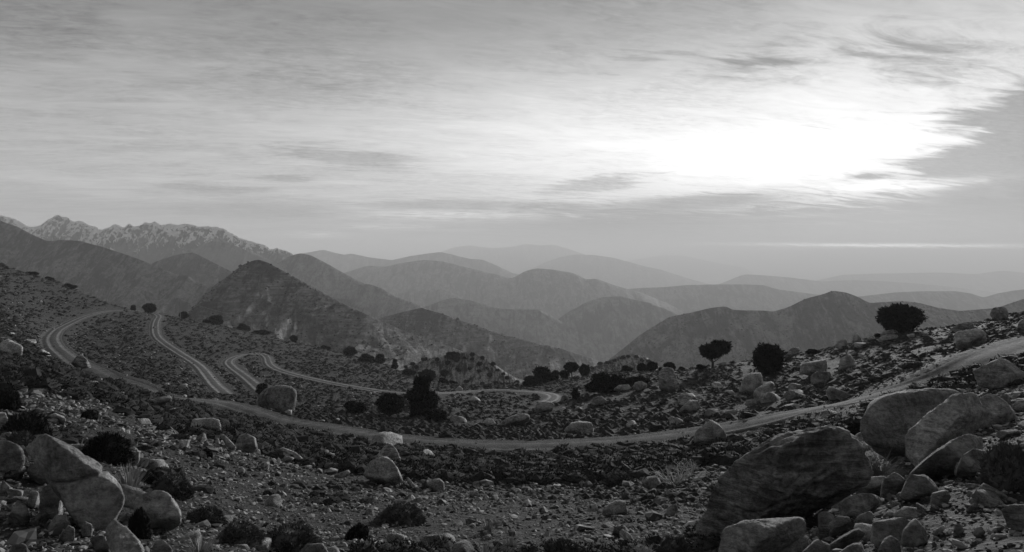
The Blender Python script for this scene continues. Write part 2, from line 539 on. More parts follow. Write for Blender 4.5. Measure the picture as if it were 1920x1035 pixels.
# structured grid over the near ground
NR, NC = 560, 640
GY = np.exp(np.linspace(math.log(YMIN), math.log(YMAX), NR))
GS = np.linspace(-1, 1, NC)
def halfw(Y): return 0.92 * Y + 7.0
YY = np.repeat(GY[:, None], NC, 1)
XX = GS[None, :] * halfw(GY)[:, None]
ZZ = ZC - t_lookup(960 + F * XX / YY, YY) * YY
Z0 = ZZ.copy()
amp = np.clip(YY / 40, 0.15, 1.0)
ZZ = ZZ + amp * (0.34 * fbm2(XX / 14, YY / 14, 3, 3) + 0.22 * fbm2(XX / 3.5, YY / 3.5, 3, 5)) + 0.05 * fbm2(XX / 0.7, YY / 0.7, 3, 9) * np.clip(30 / YY, 0, 1) + 0.03 * ridged2(XX / 0.3, YY / 0.3, 2, 11) * np.clip(12 / YY, 0, 1)

# roads, traced along the photograph
ROADS = [
 ('main', [(2060, 612), (1985, 630), (1920, 647), (1850, 668), (1780, 692), (1700, 719), (1600, 758), (1540, 774), (1480, 787), (1387, 806), (1280, 822), (1150, 834), (1000, 840), (850, 836), (700, 821), (620, 808), (540, 796), (450, 774), (380, 757), (300, 738), (230, 716), (170, 697), (125, 668), (103, 650), (97, 632), (112, 614), (150, 597), (190, 587), (225, 582), (262, 580)], 1.7),
 ('second', [(262, 580), (290, 589), (300, 594), (293, 603), (291, 618), (294, 632), (310, 646), (335, 662), (360, 677), (378, 690), (392, 708), (408, 727), (424, 739)], 1.6),
 ('third', [(540, 760), (500, 742), (478, 722), (455, 703), (436, 690), (427, 680), (436, 672), (460, 665), (485, 664), (502, 670), (503, 682), (515, 692), (545, 702), (600, 715), (660, 727), (740, 738), (820, 739), (900, 735), (960, 734), (1010, 736), (1038, 741), (1040, 748), (1020, 755)], 1.6),
]
def smooth_poly(P, step=1.0, it=2):
    P = np.array(P, float)
    for _ in range(it):
        Q = [P[0]]
        for a, b in zip(P[:-1], P[1:]):
            Q += [a * 0.75 + b * 0.25, a * 0.25 + b * 0.75]
        Q.append(P[-1])
        P = np.array(Q)
    s = np.r_[0, np.cumsum(np.hypot(*np.diff(P, axis=0).T))]
    n = max(int(s[-1] / step), 4)
    q = np.linspace(0, s[-1], n)
    return np.stack([np.interp(q, s, P[:, 0]), np.interp(q, s, P[:, 1])], 1)

def gz(X, Y):
    """height of the finished ground mesh"""
    X = np.asarray(X, float)
    Y = np.clip(np.asarray(Y, float), YMIN, YMAX)
    fr = (np.log(Y) - math.log(YMIN)) / (math.log(YMAX) - math.log(YMIN)) * (NR - 1)
    i = np.clip(np.floor(fr).astype(int), 0, NR - 2)
    b = fr - i
    def row(ii):
        fs = np.clip((X / halfw(GY[ii]) + 1) / 2 * (NC - 1), 0, NC - 1.001)
        j = np.floor(fs).astype(int)
        a = fs - j
        return ZZ[ii, j] * (1 - a) + ZZ[ii, j + 1] * a
    return row(i) * (1 - b) + row(i + 1) * b

road_lines = []
ROADDIST = np.full(XX.shape, 99.0)
for nm, pts, hw in ROADS:
    W = smooth_poly([hit_smooth(*p) for p in pts], 1.2)
    z = ZC - t_lookup(960 + F * W[:, 0] / W[:, 1], W[:, 1]) * W[:, 1] + 0.12
    k = np.ones(13) / 13
    z = np.convolve(np.pad(z, 6, mode='edge'), k, 'valid')
    road_lines.append((nm, W, z, hw))
    TT = np.gradient(W, axis=0)
    SL = np.linalg.norm(TT, axis=1)
    TT = TT / SL[:, None]
    DZ = np.gradient(z) / SL
    x0, x1, y0, y1 = W[:, 0].min() - 15, W[:, 0].max() + 15, W[:, 1].min() - 15, W[:, 1].max() + 15
    sel = np.where(((XX > x0) & (XX < x1) & (YY > y0) & (YY < y1)).ravel())[0]
    xf, yf, zf, z0f = XX.ravel(), YY.ravel(), ZZ.ravel(), Z0.ravel()
    rd = ROADDIST.ravel()
    for c in np.array_split(sel, max(len(sel) // 8000, 1)):
        d2 = (xf[c][:, None] - W[None, :, 0]) ** 2 + (yf[c][:, None] - W[None, :, 1]) ** 2
        j = d2.argmin(1)
        d = np.sqrt(d2[np.arange(len(c)), j])
        w2 = np.clip((14 - d) / 9, 0, 1)[...] * 0.85
        zf[c] = zf[c] * (1 - w2) + (z0f[c] + 0.25 * (zf[c] - z0f[c])) * w2
        w = np.clip((hw + 2.6 - d) / 2.6, 0, 1)
        w = w * w * (3 - 2 * w)
        along = (xf[c] - W[j, 0]) * TT[j, 0] + (yf[c] - W[j, 1]) * TT[j, 1]
        zr = z[j] + DZ[j] * np.clip(along, -1.5, 1.5)
        zf[c] = zf[c] * (1 - w) + (zr - 0.05) * w
        rd[c] = np.minimum(rd[c], d)
    ZZ = zf.reshape(XX.shape)
    ROADDIST = rd.reshape(XX.shape)

def grid_at(M, X, Y):
    fr = (np.log(np.clip(Y, YMIN, YMAX)) - math.log(YMIN)) / (math.log(YMAX) - math.log(YMIN)) * (NR - 1)
    i = np.clip(np.rint(fr).astype(int), 0, NR - 1)
    j = np.clip(np.rint((X / halfw(GY[i]) + 1) / 2 * (NC - 1)).astype(int), 0, NC - 1)
    return M[i, j]

# visibility of each ground point from the camera (running minimum of the row along each grid column)
ROWG = HZ + F * (ZC - ZZ) / YY
VIS = ROWG <= np.minimum.accumulate(ROWG, axis=0) + 3.0

def hit(px, py):
    Y = np.exp(np.linspace(math.log(YMIN), math.log(YMAX), 1500))
    X = (px - 960) / F * Y
    row = HZ + F * (ZC - gz(X, Y)) / Y
    k = np.argmax(row <= py)
    if row[k] > py:
        k = int(np.argmin(row))
    return float(X[k]), float(Y[k]), float(gz(X[k:k + 1], Y[k:k + 1])[0])

V = np.stack([XX, YY, ZZ], -1).reshape(-1, 3)
FA = grid_faces(NR, NC)
# the hillside under and behind the camera
nb, nbc = 60, 90
by = YMIN - np.linspace(0, 1, nb) ** 1.6 * 90
bx = np.linspace(-1, 1, nbc)
BX = bx[None, :] * (halfw(YMIN) + (YMIN - by)[:, None] * 1.0)
BY = np.repeat(by[:, None], nbc, 1)
BZ = gz(np.clip(BX, -halfw(YMIN), halfw(YMIN)), np.full_like(BX, YMIN)) + 0.27 * (YMIN - BY) + 0.3 * fbm2(BX / 6, BY / 6, 4, 21) * np.clip((YMIN - BY) / 4, 0, 1)
V2 = np.stack([BX, BY, BZ], -1).reshape(-1, 3)
F2 = grid_faces(nb, nbc, len(V))[:, ::-1]
ground = link('ground', mesh_np('ground', np.r_[V, V2], np.r_[FA, F2]), M_SOIL, kind='structure', label='stony hillside falling away to a hollow and rising on both sides')

for nm, W, z, hw in road_lines:
    T = np.gradient(W, axis=0)
    T /= np.linalg.norm(T, axis=1)[:, None]
    N = np.stack([-T[:, 1], T[:, 0]], 1)
    lats = np.linspace(-hw - 0.7, hw + 0.7, 15)
    PX = W[:, None, 0] + N[:, None, 0] * lats[None]
    PY = W[:, None, 1] + N[:, None, 1] * lats[None]
    dip = np.where(np.abs(lats) > hw, -0.16, 0.0) + np.where(np.abs(np.abs(lats) - 0.85) < 0.4, -0.05, 0.0)
    PZ = gz(PX, PY) + 0.06 + 0.0006 * PY + dip[None] + 0.015 * fbm2(PX / 0.8, PY / 0.8, 3, 5)
    me = mesh_np('dirt_road', np.stack([PX, PY, PZ], -1).reshape(-1, 3), grid_faces(len(W), len(lats))[:, ::-1])
    at = me.attributes.new('lat', 'FLOAT', 'POINT')
    at.data.foreach_set('value', np.tile(lats, len(W)).astype(np.float32))
    link('dirt_road', me, M_ROAD, kind='structure', label={'main': 'dirt road curving across the hollow below the camera and up the left slope', 'second': 'upper switchback of the dirt road on the left slope', 'third': 'lower switchback of the dirt road with a hairpin bend'}[nm])

# ------------------------------------------------------------------ hills and mountains
HILLS = {}
def hill(key, name, label, D, line, base, mat, front=0.30, back=0.25, spur=0.16, rough=0.7, nx=260, ny=64, wl=0.10, seed=1, p=1.25, shear=0.6, sm=2, endw=None, crf=0.02):
    L = np.array(line, float)
    wd = max((L[-1, 0] - L[0, 0]) * 0.12, 25)
    wl_ = wd if endw is None else endw
    L = np.vstack([[L[0, 0] - wl_, max(base, L[0, 1] + wd * 0.8)], L, [L[-1, 0] + wd, max(base, L[-1, 1] + wd * 0.8)]])
    xs = (L[:, 0] - 960) / F * D
    zs = ZC - (L[:, 1] - HZ) / F * D
    X = np.linspace(xs[0], xs[-1], nx)
    # smooth interpolation of the traced crest
    zc = np.interp(X, xs, zs)
    kk = sm
    ker = np.hanning(2 * kk + 3)[1:-1]
    ker /= ker.sum()
    zc = np.convolve(np.pad(zc, kk, mode='edge'), ker, 'valid')
    zc = zc + rough * D / F * fbm2(X / (D * crf), X * 0 + seed, 5, seed, 0.6)
    t = np.r_[np.linspace(-1, 0, 14)[:-1], np.linspace(0, 1, ny)]
    Yv = np.where(t < 0, D - t * D * back, D - t * D * front)
    XG, TG = np.meshgrid(X, t)
    YG = np.repeat(Yv[:, None], nx, 1)
    ta = np.abs(TG)
    zb = np.maximum(ZC - (base - HZ) / F * YG, -705.0)
    wv = D * wl
    warp = wv * 1.2 * fbm2(XG / (wv * 2.5), ta * 1.5 + seed, 3, seed + 5) * ta
    zcg = np.interp(XG + warp + shear * wv * ta * 0, X, zc)
    g = 1 - (1 - ta) ** p
    H = np.maximum(zcg - zb, 0)
    hm = np.minimum(H, float(H.max()) * 0.8)
    env = np.clip(ta * 3.2, 0, 1) * (1 - 0.35 * ta)
    wx = XG + wv * 0.5 * fbm2(XG / wv, ta * 4 + seed, 3, seed + 41)
    sp = ridged2(wx / wv + shear * ta, ta * 1.3 + seed * 3.3, 5, seed + 11, 0.6)
    fn = ridged2(wx / (wv * 0.22) + 1.3 * shear * ta, ta * 4.5, 5, seed + 23, 0.65)
    ZG = zb + H * (1 - g) + hm * spur * 1.5 * env * (sp - 0.85) + hm * spur * 0.55 * env * (fn - 0.6)
    if (TG < 0).any():
        ZG = np.where(TG < 0, zb + H * (1 - ta ** 1.1), ZG)
    # never above the traced skyline as seen from the camera
    lim = (np.interp(XG * D / YG, X, zc) - ZC) * YG / D + ZC
    ZG = np.where(TG > 0, np.minimum(ZG, lim - 0.0008 * D * np.clip(ta * 5, 0, 1)), ZG)
    me = mesh_np(name, np.stack([XG, YG, ZG], -1).reshape(-1, 3), grid_faces(len(t), nx))
    o = link(name, me, mat, kind='structure', label=label)
    HILLS[key] = (XG, YG, ZG, len(t), 13)
    return o

MH_NEAR = hill_mat('near_ridge_ground', 0.04, 0.10, 0.012)
MH_SCRUB = hill_mat('scrub_hill_ground', 0.055, 0.095, 0.010, 0.75, 0.11, zs=1.2)
MH_MID = hill_mat('mid_hill_ground', 0.05, 0.11, 0.004, 0.5, 0.03)
MH_PALE = hill_mat('dry_hill_ground', 0.08, 0.125, 0.006, 0.7, 0.09)
MH_FAR = hill_mat('far_hill_ground', 0.05, 0.10, 0.0012)
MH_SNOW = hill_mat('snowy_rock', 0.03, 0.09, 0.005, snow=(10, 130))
MH_KNOLL = hill_mat('knoll_ground', 0.09, 0.24, 0.09, 0.5, 0.5)

hill('knoll', 'hill', 'small rocky knoll dotted with dark bushes below the pyramid hill', 330, [(700, 730), (740, 702), (780, 681), (815, 669), (840, 666), (858, 663), (875, 660), (892, 662), (915, 675), (940, 692), (965, 708), (985, 722), (1010, 745)], 800, MH_KNOLL, 0.28, 0.3, 0.20, 1.3, 220, 60, 0.05, 3)
hill('lowridge', 'hill', 'low dark ridge line behind the bushes right of centre', 420, [(1060, 720), (1100, 697), (1140, 676), (1170, 665), (1190, 664), (1215, 671), (1240, 690), (1290, 720)], 760, MH_KNOLL, 0.25, 0.3, 0.15, 1.0, 140, 40, 0.05, 8)
hill('pyramid', 'hill', 'dark pyramid shaped hill with scattered scrub left of centre', 900, [(300, 640), (340, 600), (375, 562), (400, 537), (430, 515), (455, 497), (472, 489), (484, 486), (500, 491), (530, 507), (560, 524), (600, 545), (640, 568), (680, 586), (720, 604), (760, 622), (830, 645), (920, 680)], 720, MH_SCRUB, 0.42, 0.3, 0.17, 1.0, 340, 110, 0.085, 12, 1.1)
hill('spur', 'hill', 'long scrubby spur sloping down to the right behind the knoll', 1350, [(660, 620), (720, 594), (760, 584), (790, 577), (830, 589), (880, 606), (930, 622), (1000, 641), (1060, 656), (1110, 672), (1150, 695)], 760, MH_SCRUB, 0.40, 0.2, 0.15, 0.8, 300, 90, 0.06, 14)
hill('leftridge', 'hill', 'dark steep ridge with ravines at the far left', 1450, [(-420, 330), (-200, 372), (-80, 395), (0, 413), (30, 424), (60, 440), (90, 453), (110, 450), (130, 450), (150, 452), (190, 462), (230, 475), (270, 490), (310, 506), (330, 514), (352, 516), (370, 530), (400, 540), (450, 580), (520, 640)], 700, MH_NEAR, 0.42, 0.3, 0.24, 1.0, 420, 110, 0.055, 21, 1.15)
hill('smalldark', 'hill', 'small pointed grey hill below the snowy mountains', 1900, [(240, 515), (290, 491), (330, 478), (362, 473), (378, 481), (400, 492), (430, 507), (470, 530), (520, 560)], 640, MH_MID, 0.3, 0.2, 0.15, 0.5, 180, 50, 0.06, 33)
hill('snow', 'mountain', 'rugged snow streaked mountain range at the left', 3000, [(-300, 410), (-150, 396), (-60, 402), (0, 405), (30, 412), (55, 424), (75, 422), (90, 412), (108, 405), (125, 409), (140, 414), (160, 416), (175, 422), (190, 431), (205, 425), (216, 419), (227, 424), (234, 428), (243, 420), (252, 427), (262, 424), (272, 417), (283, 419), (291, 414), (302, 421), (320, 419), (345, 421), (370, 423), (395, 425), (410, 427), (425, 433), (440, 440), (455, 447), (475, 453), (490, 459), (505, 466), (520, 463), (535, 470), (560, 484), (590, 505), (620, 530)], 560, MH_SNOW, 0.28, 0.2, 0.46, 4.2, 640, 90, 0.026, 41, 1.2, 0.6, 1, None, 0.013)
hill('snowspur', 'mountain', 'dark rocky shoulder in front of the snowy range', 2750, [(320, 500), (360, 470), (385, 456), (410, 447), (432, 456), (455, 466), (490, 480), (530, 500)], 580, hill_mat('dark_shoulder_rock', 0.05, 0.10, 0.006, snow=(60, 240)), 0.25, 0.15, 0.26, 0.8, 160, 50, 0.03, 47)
hill('h5', 'hill', 'rounded grey hill right of the pyramid hill', 2850, [(460, 535), (500, 505), (525, 491), (545, 480), (562, 475), (582, 478), (600, 487), (630, 504), (660, 520), (700, 540), (760, 570)], 660, MH_MID, 0.3, 0.2, 0.16, 0.5, 180, 50, 0.05, 51)
hill('h6', 'hill', 'long pale ridge with low peaks behind the middle hills', 8500, [(470, 510), (520, 490), (555, 476), (580, 473), (607, 468), (625, 473), (645, 478), (658, 475), (690, 482), (735, 488), (760, 482), (790, 477), (825, 472), (850, 478), (880, 485), (905, 487), (930, 497), (960, 512), (990, 517), (1015, 516), (1060, 530)], 590, MH_FAR, 0.25, 0.15, 0.16, 0.6, 240, 40, 0.03, 57)
hill('h7', 'hill', 'broad grey hill with two rounded tops at the centre', 5600, [(560, 560), (600, 532), (650, 510), (690, 498), (720, 500), (750, 494), (795, 487), (830, 490), (870, 500), (920, 512), (960, 522), (985, 508), (1005, 503), (1040, 506), (1075, 512), (1100, 524), (1115, 522), (1160, 537), (1200, 548), (1250, 568), (1310, 600)], 680, MH_MID, 0.34, 0.15, 0.17, 0.5, 280, 60, 0.04, 61)
hill('h8', 'hill', 'steep dark hill behind the shoulder of the pyramid hill', 2600, [(590, 590), (630, 556), (655, 538), (690, 532), (715, 540), (735, 553), (780, 570), (830, 592), (880, 620)], 690, MH_MID, 0.3, 0.2, 0.18, 0.6, 180, 50, 0.05, 67)
hill('h8b', 'hill', 'flat topped low hill in the middle of the valley', 4600, [(700, 570), (735, 551), (770, 546), (830, 543), (855, 553), (880, 565), (930, 590)], 660, MH_MID, 0.2, 0.1, 0.14, 0.4, 110, 36, 0.04, 69)
hill('h9', 'hill', 'stepped grey hill in the valley left of the dome hill', 3300, [(740, 610), (780, 582), (830, 563), (850, 558), (890, 565), (930, 578), (960, 580), (1010, 580), (1040, 595), (1080, 620), (1130, 645), (1180, 680)], 740, MH_MID, 0.34, 0.15, 0.20, 0.5, 220, 56, 0.045, 71)
hill('h10', 'hill', 'dark dome shaped hill in the valley right of centre', 3700, [(1000, 640), (1040, 603), (1065, 585), (1100, 566), (1130, 557), (1160, 555), (1190, 562), (1220, 568), (1250, 580), (1275, 592), (1320, 625)], 720, MH_MID, 0.3, 0.15, 0.18, 0.5, 200, 56, 0.045, 73)
hill('h11', 'hill', 'pale scrubby hill with a peak behind the junipers on the right', 1650, [(1080, 720), (1150, 668), (1200, 628), (1230, 609), (1255, 594), (1290, 587), (1330, 578), (1362, 574), (1372, 581), (1400, 582), (1430, 582), (1450, 584), (1480, 575), (1510, 560), (1530, 555), (1548, 550), (1560, 545), (1585, 548), (1605, 555), (1630, 568), (1660, 566), (1690, 565), (1720, 567), (1760, 577), (1800, 583), (1870, 577), (1920, 560), (2000, 542), (2150, 520)], 800, MH_PALE, 0.42, 0.2, 0.24, 0.6, 400, 100, 0.075, 81, 1.1, 1.6)
hill('h12', 'hill', 'smooth dark ridge on the right plain', 5300, [(1500, 572), (1560, 561), (1620, 555), (1680, 548), (1740, 546), (1790, 546), (1820, 550), (1845, 558), (1870, 550), (1900, 545), (1960, 538), (2080, 545)], 610, MH_MID, 0.14, 0.12, 0.08, 0.3, 200, 36, 0.04, 91)
hill('h13', 'hill', 'long even ridge behind the peak on the right', 6200, [(1100, 556), (1140, 545), (1200, 540), (1250, 538), (1290, 534), (1380, 533), (1430, 534), (1460, 543), (1500, 548), (1560, 556), (1620, 570)], 600, MH_MID, 0.14, 0.12, 0.12, 0.4, 200, 36, 0.03, 93)
hill('h14', 'hill', 'pale tilted ridge in the haze on the right', 11000, [(1330, 540), (1365, 526), (1395, 514), (1430, 516), (1480, 520), (1540, 528), (1600, 525), (1650, 527), (1700, 530), (1760, 535), (1850, 546), (1950, 556)], 570, MH_FAR, 0.10, 0.08, 0.08, 0.3, 180, 30, 0.03, 95)
hill('h15', 'hill', 'faint long ridge at the right horizon', 14500, [(1500, 533), (1540, 524), (1580, 515), (1650, 513), (1700, 512), (1760, 511), (1830, 514), (1870, 508), (1890, 508), (1930, 513), (2050, 520)], 550, MH_FAR, 0.08, 0.08, 0.08, 0.3, 180, 30, 0.03, 97)
hill('h16', 'mountain', 'faint broad mountain in the haze right of centre', 13500, [(940, 530), (980, 511), (1020, 493), (1050, 482), (1080, 477), (1110, 478), (1150, 483), (1200, 497), (1240, 506), (1290, 522), (1340, 535)], 560, MH_FAR, 0.12, 0.1, 0.10, 0.4, 160, 30, 0.03, 99)
hill('h17', 'mountain', 'farthest faint mountain chain at the centre horizon', 18000, [(780, 490), (820, 475), (850, 464), (880, 460), (900, 463), (925, 465), (960, 463), (985, 457), (1010, 460), (1040, 459), (1070, 468), (1110, 482), (1160, 496)], 540, MH_FAR, 0.08, 0.08, 0.10, 0.5, 160, 24, 0.03, 103)
hill('h18', 'mountain', 'barely visible mountain fading into the haze right of the faint chain', 26000, [(1120, 502), (1180, 488), (1240, 479), (1280, 479), (1330, 490), (1400, 503)], 530, MH_FAR, 0.06, 0.05, 0.08, 0.3, 120, 20, 0.03, 105)

# valley floor and plain
VZ = -660.0
n = 120
ax = np.sinh(np.linspace(-6.2, 6.2, n)) / math.sinh(6.2) * 62000
ay = np.sinh(np.linspace(-5.0, 6.2, n)) / math.sinh(6.2) * 62000
AX, AY = np.meshgrid(ax, ay)
AZ = VZ + 25 * fbm2(AX / 2500, AY / 2500, 4, 201)
link('plain', mesh_np('plain', np.stack([AX, AY, AZ], -1).reshape(-1, 3), grid_faces(n, n)), hill_mat('plain_ground', 0.07, 0.20, 0.0016), kind='structure', label='hazy plain spreading to the horizon')

# ------------------------------------------------------------------ haze in the air
def build_haze():
    x0, x1, y0, y1, z0, z1 = -64000, 64000, -24000, 64000, -715.0, 575.0
    v = [(x, y, z) for z in (z0, z1) for y in (y0, y1) for x in (x0, x1)]
    f = [(0, 2, 3, 1), (4, 5, 7, 6), (0, 1, 5, 4), (2, 6, 7, 3), (0, 4, 6, 2), (1, 3, 7, 5)]
    me = bpy.data.meshes.new('haze')
    me.from_pydata(v, [], f)
    m = bpy.data.materials.new('haze_air')
    m.use_nodes = True
    nt = m.node_tree
    nt.nodes.clear()
    out = nt.nodes.new('ShaderNodeOutputMaterial')
    vol = nt.nodes.new('ShaderNodeVolumePrincipled')
    vol.inputs['Color'].default_value = (0.84, 0.84, 0.84, 1)
    vol.inputs['Density'].default_value = HAZE
    vol.inputs['Anisotropy'].default_value = 0.05
    nt.links.new(vol.outputs[0], out.inputs['Volume'])
    link('haze', me, m, kind='stuff', label='pale haze filling the valleys and hiding the far ranges')
HAZE = 1.25e-4
build_haze()

# ------------------------------------------------------------------ rocks
_ICO = {}
def ico(sub):
    if sub not in _ICO:
        bm = bmesh.new()
        bmesh.ops.create_icosphere(bm, subdivisions=sub, radius=1)
        bm.verts.index_update()
        v = np.array([x.co[:] for x in bm.verts])
        f = np.array([[x.index for x in q.verts] for q in bm.faces])
        bm.free()
        _ICO[sub] = (v / np.linalg.norm(v, axis=1)[:, None], f)
    return _ICO[sub]

def centroid(P):
    P = np.array(P, float)
    Q = np.roll(P, -1, axis=0)
    cr = P[:, 0] * Q[:, 1] - Q[:, 0] * P[:, 1]
    a = cr.sum() / 2
    return ((P + Q) * cr[:, None]).sum(0) / (6 * a)

NROCK = 0
def hull(P):
    P = sorted(map(tuple, P))
    def half(pts):
        o = []
        for q in pts:
            while len(o) >= 2 and (o[-1][0] - o[-2][0]) * (q[1] - o[-2][1]) - (o[-1][1] - o[-2][1]) * (q[0] - o[-2][0]) <= 0:
                o.pop()
            o.append(q)
        return o
    return np.array(half(P)[:-1] + half(P[::-1])[:-1])

def rock_poly(name, label, poly, mat=None, depth=0.8, sub=5, seed=None, n=14.0, cuts=7, rough=0.03, dy=0.0, layers=0.0, group=None, lift=0.0, Yfix=None, crack=None, tilt=0.45, knock=4):
    """boulder whose outline is traced in the photograph; it stands where its foot meets the ground and has a depth of its own"""
    global NROCK
    NROCK += 1
    seed = seed if seed is not None else 500 + NROCK
    rg = np.random.default_rng(seed)
    P = np.array(poly, float)
    bx = P[:, 0].mean()
    by = P[:, 1].max()
    hx, hy, hz = hit(bx, min(by - 0.04 * (by - P[:, 1].min()), 1120) - lift)
    wpx = P[:, 0].max() - P[:, 0].min()
    hpx = by - P[:, 1].min()
    D = depth * 0.5 * math.sqrt(wpx * hpx) / F * hy
    Yc = (Yfix or hy) + D * 0.55 + dy
    U = np.stack([(P[:, 0] - 960) / F * Yc, ZC - (P[:, 1] - HZ) / F * Yc], 1)
    c = centroid(U)
    v, f = ico(sub)
    Hp = hull(U - c)
    size = math.sqrt(max(Hp[:, 0].max() - Hp[:, 0].min(), 1e-3) * max(Hp[:, 1].max() - Hp[:, 1].min(), 1e-3)) * 0.5
    planes = []
    for a, b in zip(Hp, np.roll(Hp, -1, axis=0)):
        e = b - a
        le = np.linalg.norm(e)
        if le < 1e-6: continue
        a3, b3 = np.array([a[0], 0, a[1]]), np.array([b[0], 0, b[1]])
        eye = np.array([-c[0], -Yc, ZC - c[1]])
        nv = np.cross(b3 - a3, eye - a3)
        nv /= np.linalg.norm(nv)
        if nv @ (a3 + b3) < 0: nv = -nv
        planes.append((*nv, max(nv @ a3, 0.12 * size)))
        m = np.cross(nv, (b3 - a3) / le)
        tau = rg.uniform(-tilt, tilt)
        n2 = nv * math.cos(tau) + m * math.sin(tau)
        planes.append((*n2, max(n2 @ a3 - 0.10 * D * abs(math.sin(tau)), 0.14 * size)))
    for k in range(knock):
        # knocked-off corners
        nv = rg.normal(size=3)
        nv /= np.linalg.norm(nv)
        sup = max(np.abs(nv[0]) * (Hp[:, 0].max() - Hp[:, 0].min()) * 0.5, 0) + np.abs(nv[1]) * D + np.abs(nv[2]) * (Hp[:, 1].max() - Hp[:, 1].min()) * 0.5
        planes.append((*nv, sup * rg.uniform(0.66, 0.8)))
    for k in range(cuts):
        sg = -1 if k % 3 else 1
        gu, gv = rg.normal(size=2) * 0.55
        nv = np.array([gu, sg * 1.0, gv + (0.35 if sg < 0 else 0.1)])
        nv /= np.linalg.norm(nv)
        planes.append((*nv, D * rg.uniform(0.62, 0.95)))
    PL = np.array(planes)
    dot = np.maximum(v @ PL[:, :3].T, 0) / PL[:, 3][None]
    r = (dot ** (n * 3)).sum(1) ** (-1.0 / (n * 3))
    p = v * r[:, None]
    q = p / size
    nn = fbm3(q * 1.3 + seed, 3, seed) * rough * 1.6 + fbm3(q * 4 + seed, 5, seed + 3, 0.62) * rough * 1.5
    rdg = 1 - np.abs(fbm3(q * 2.3 + seed * 0.3, 3, seed + 8))
    nn = nn - np.maximum(rdg - 0.86, 0) * rough * 4
    if layers:
        ca_, sa_ = math.cos(0.62), math.sin(0.62) * np.sign(layers)
        qa = q[:, 0] * ca_ - q[:, 2] * sa_
        qb = q[:, 0] * sa_ + q[:, 2] * ca_
        w_ = np.stack([qa * 0.9, q[:, 1] * 1.6, qb * 7.0 + 0.8 * fbm3(q * 1.3, 2, seed + 6)], 1)
        st = fbm3(w_, 5, seed + 4, 0.6)
        nn = nn + abs(layers) * 0.07 * st - abs(layers) * 0.10 * np.maximum(0.10 - np.abs(fbm3(w_ * 0.6 + 9, 3, seed + 9)), 0) / 0.10 * 0.5
    if crack is not None:
        (ax_, ay_), (bx_, by_) = crack
        a = np.array([(ax_ - 960) / F * Yc, ZC - (ay_ - HZ) / F * Yc]) - c
        b = np.array([(bx_ - 960) / F * Yc, ZC - (by_ - HZ) / F * Yc]) - c
        d = (b - a) / np.linalg.norm(b - a)
        off = (p[:, 0] - a[0]) * -d[1] + (p[:, 2] - a[1]) * d[0] + 0.05 * size * fbm3(q * 2, 3, seed + 2)
        nn = nn - 0.10 * np.exp(-(off / (0.035 * size)) ** 2)
    dirn = q / np.maximum(np.linalg.norm(q, axis=1), 1e-6)[:, None]
    p = p + dirn * (nn * size)[:, None]
    # let the foot sink into the soil
    low = p[:, 2] < 0
    p[low, 2] *= 1.10
    me = mesh_np(name, p, f[:, ::1])
    o = link(name, me, mat or M_ROCK, label=label, category='rock' if 'slab' in name or name == 'rock' else 'boulder')
    o.location = (c[0], Yc, c[1])
    if group: o['group'] = group
    return o

B, RK, SL = 'boulder', 'rock', 'slab_rock'
# right foreground
rock_poly(B, 'huge dark layered boulder leaning beside the pile of rocks at lower right', [(1303, 985), (1308, 945), (1335, 905), (1375, 868), (1420, 840), (1470, 818), (1530, 801), (1570, 799), (1600, 815), (1632, 850), (1645, 880), (1630, 915), (1560, 935), (1500, 965), (1440, 985), (1370, 1000), (1320, 1003)], M_DARK, 0.75, 6, 901, 18, 7, 0.035, layers=-1.0, tilt=0.2, knock=0)
rock_poly(B, 'large smooth pale boulder with a hollow under its left end beside the track', [(1592, 802), (1598, 776), (1622, 755), (1660, 738), (1710, 727), (1760, 724), (1805, 725), (1815, 760), (1780, 800), (1745, 840), (1715, 880), (1680, 875), (1655, 845), (1640, 818), (1612, 815)], M_PALE, 0.8, 6, 902, 7, 5, 0.035, dy=0.5)
rock_poly(B, 'ribbed grey boulder leaning on the large smooth boulder', [(1690, 872), (1690, 838), (1697, 808), (1725, 787), (1755, 763), (1790, 735), (1832, 714), (1860, 721), (1880, 742), (1850, 785), (1810, 825), (1775, 855), (1740, 878)], M_PALE, 0.7, 6, 903, 11, 7, 0.04, layers=0.5)
rock_poly(B, 'dark rounded boulder behind the leafy pale bush', [(1799, 798), (1803, 764), (1828, 748), (1856, 737), (1882, 748), (1905, 775), (1902, 792), (1865, 803), (1825, 806)], M_ROCK, 0.9, 5, 904, 12, 7, 0.03)
rock_poly(SL, 'broad tilted grey slab under the ribbed boulder', [(1690, 898), (1720, 872), (1750, 845), (1780, 825), (1820, 806), (1852, 806), (1862, 830), (1840, 855), (1800, 885), (1750, 900)], M_ROCK, 0.8, 5, 905, 16, 7, 0.03, layers=0.4)
rock_poly(RK, 'angular rock standing between the tilted slab and the pale bush', [(1790, 893), (1803, 855), (1828, 840), (1852, 845), (1840, 875), (1820, 897)], None, 0.8, 5, 906)
rock_poly(B, 'boulder beside the track at the right edge above the smooth boulder', [(1818, 722), (1820, 696), (1845, 683), (1878, 671), (1895, 676), (1925, 700), (1935, 722), (1870, 730)], None, 0.9, 5, 907, 14, 7)
rock_poly(SL, 'wide pale flat slab at the bottom edge right of centre', [(1308, 1020), (1335, 993), (1400, 976), (1460, 970), (1512, 967), (1532, 985), (1532, 1008), (1490, 1030), (1420, 1060), (1320, 1062)], M_PALE, 0.9, 6, 908, 9, 7, 0.03, layers=0.4)
rock_poly(RK, 'small dark stone lying on the pale flat slab', [(1377, 1000), (1382, 991), (1398, 988), (1405, 993), (1400, 1004), (1386, 1006)], M_DARK, 0.9, 4, 909, Yfix=hit(1390, 1040)[1] + 0.15)
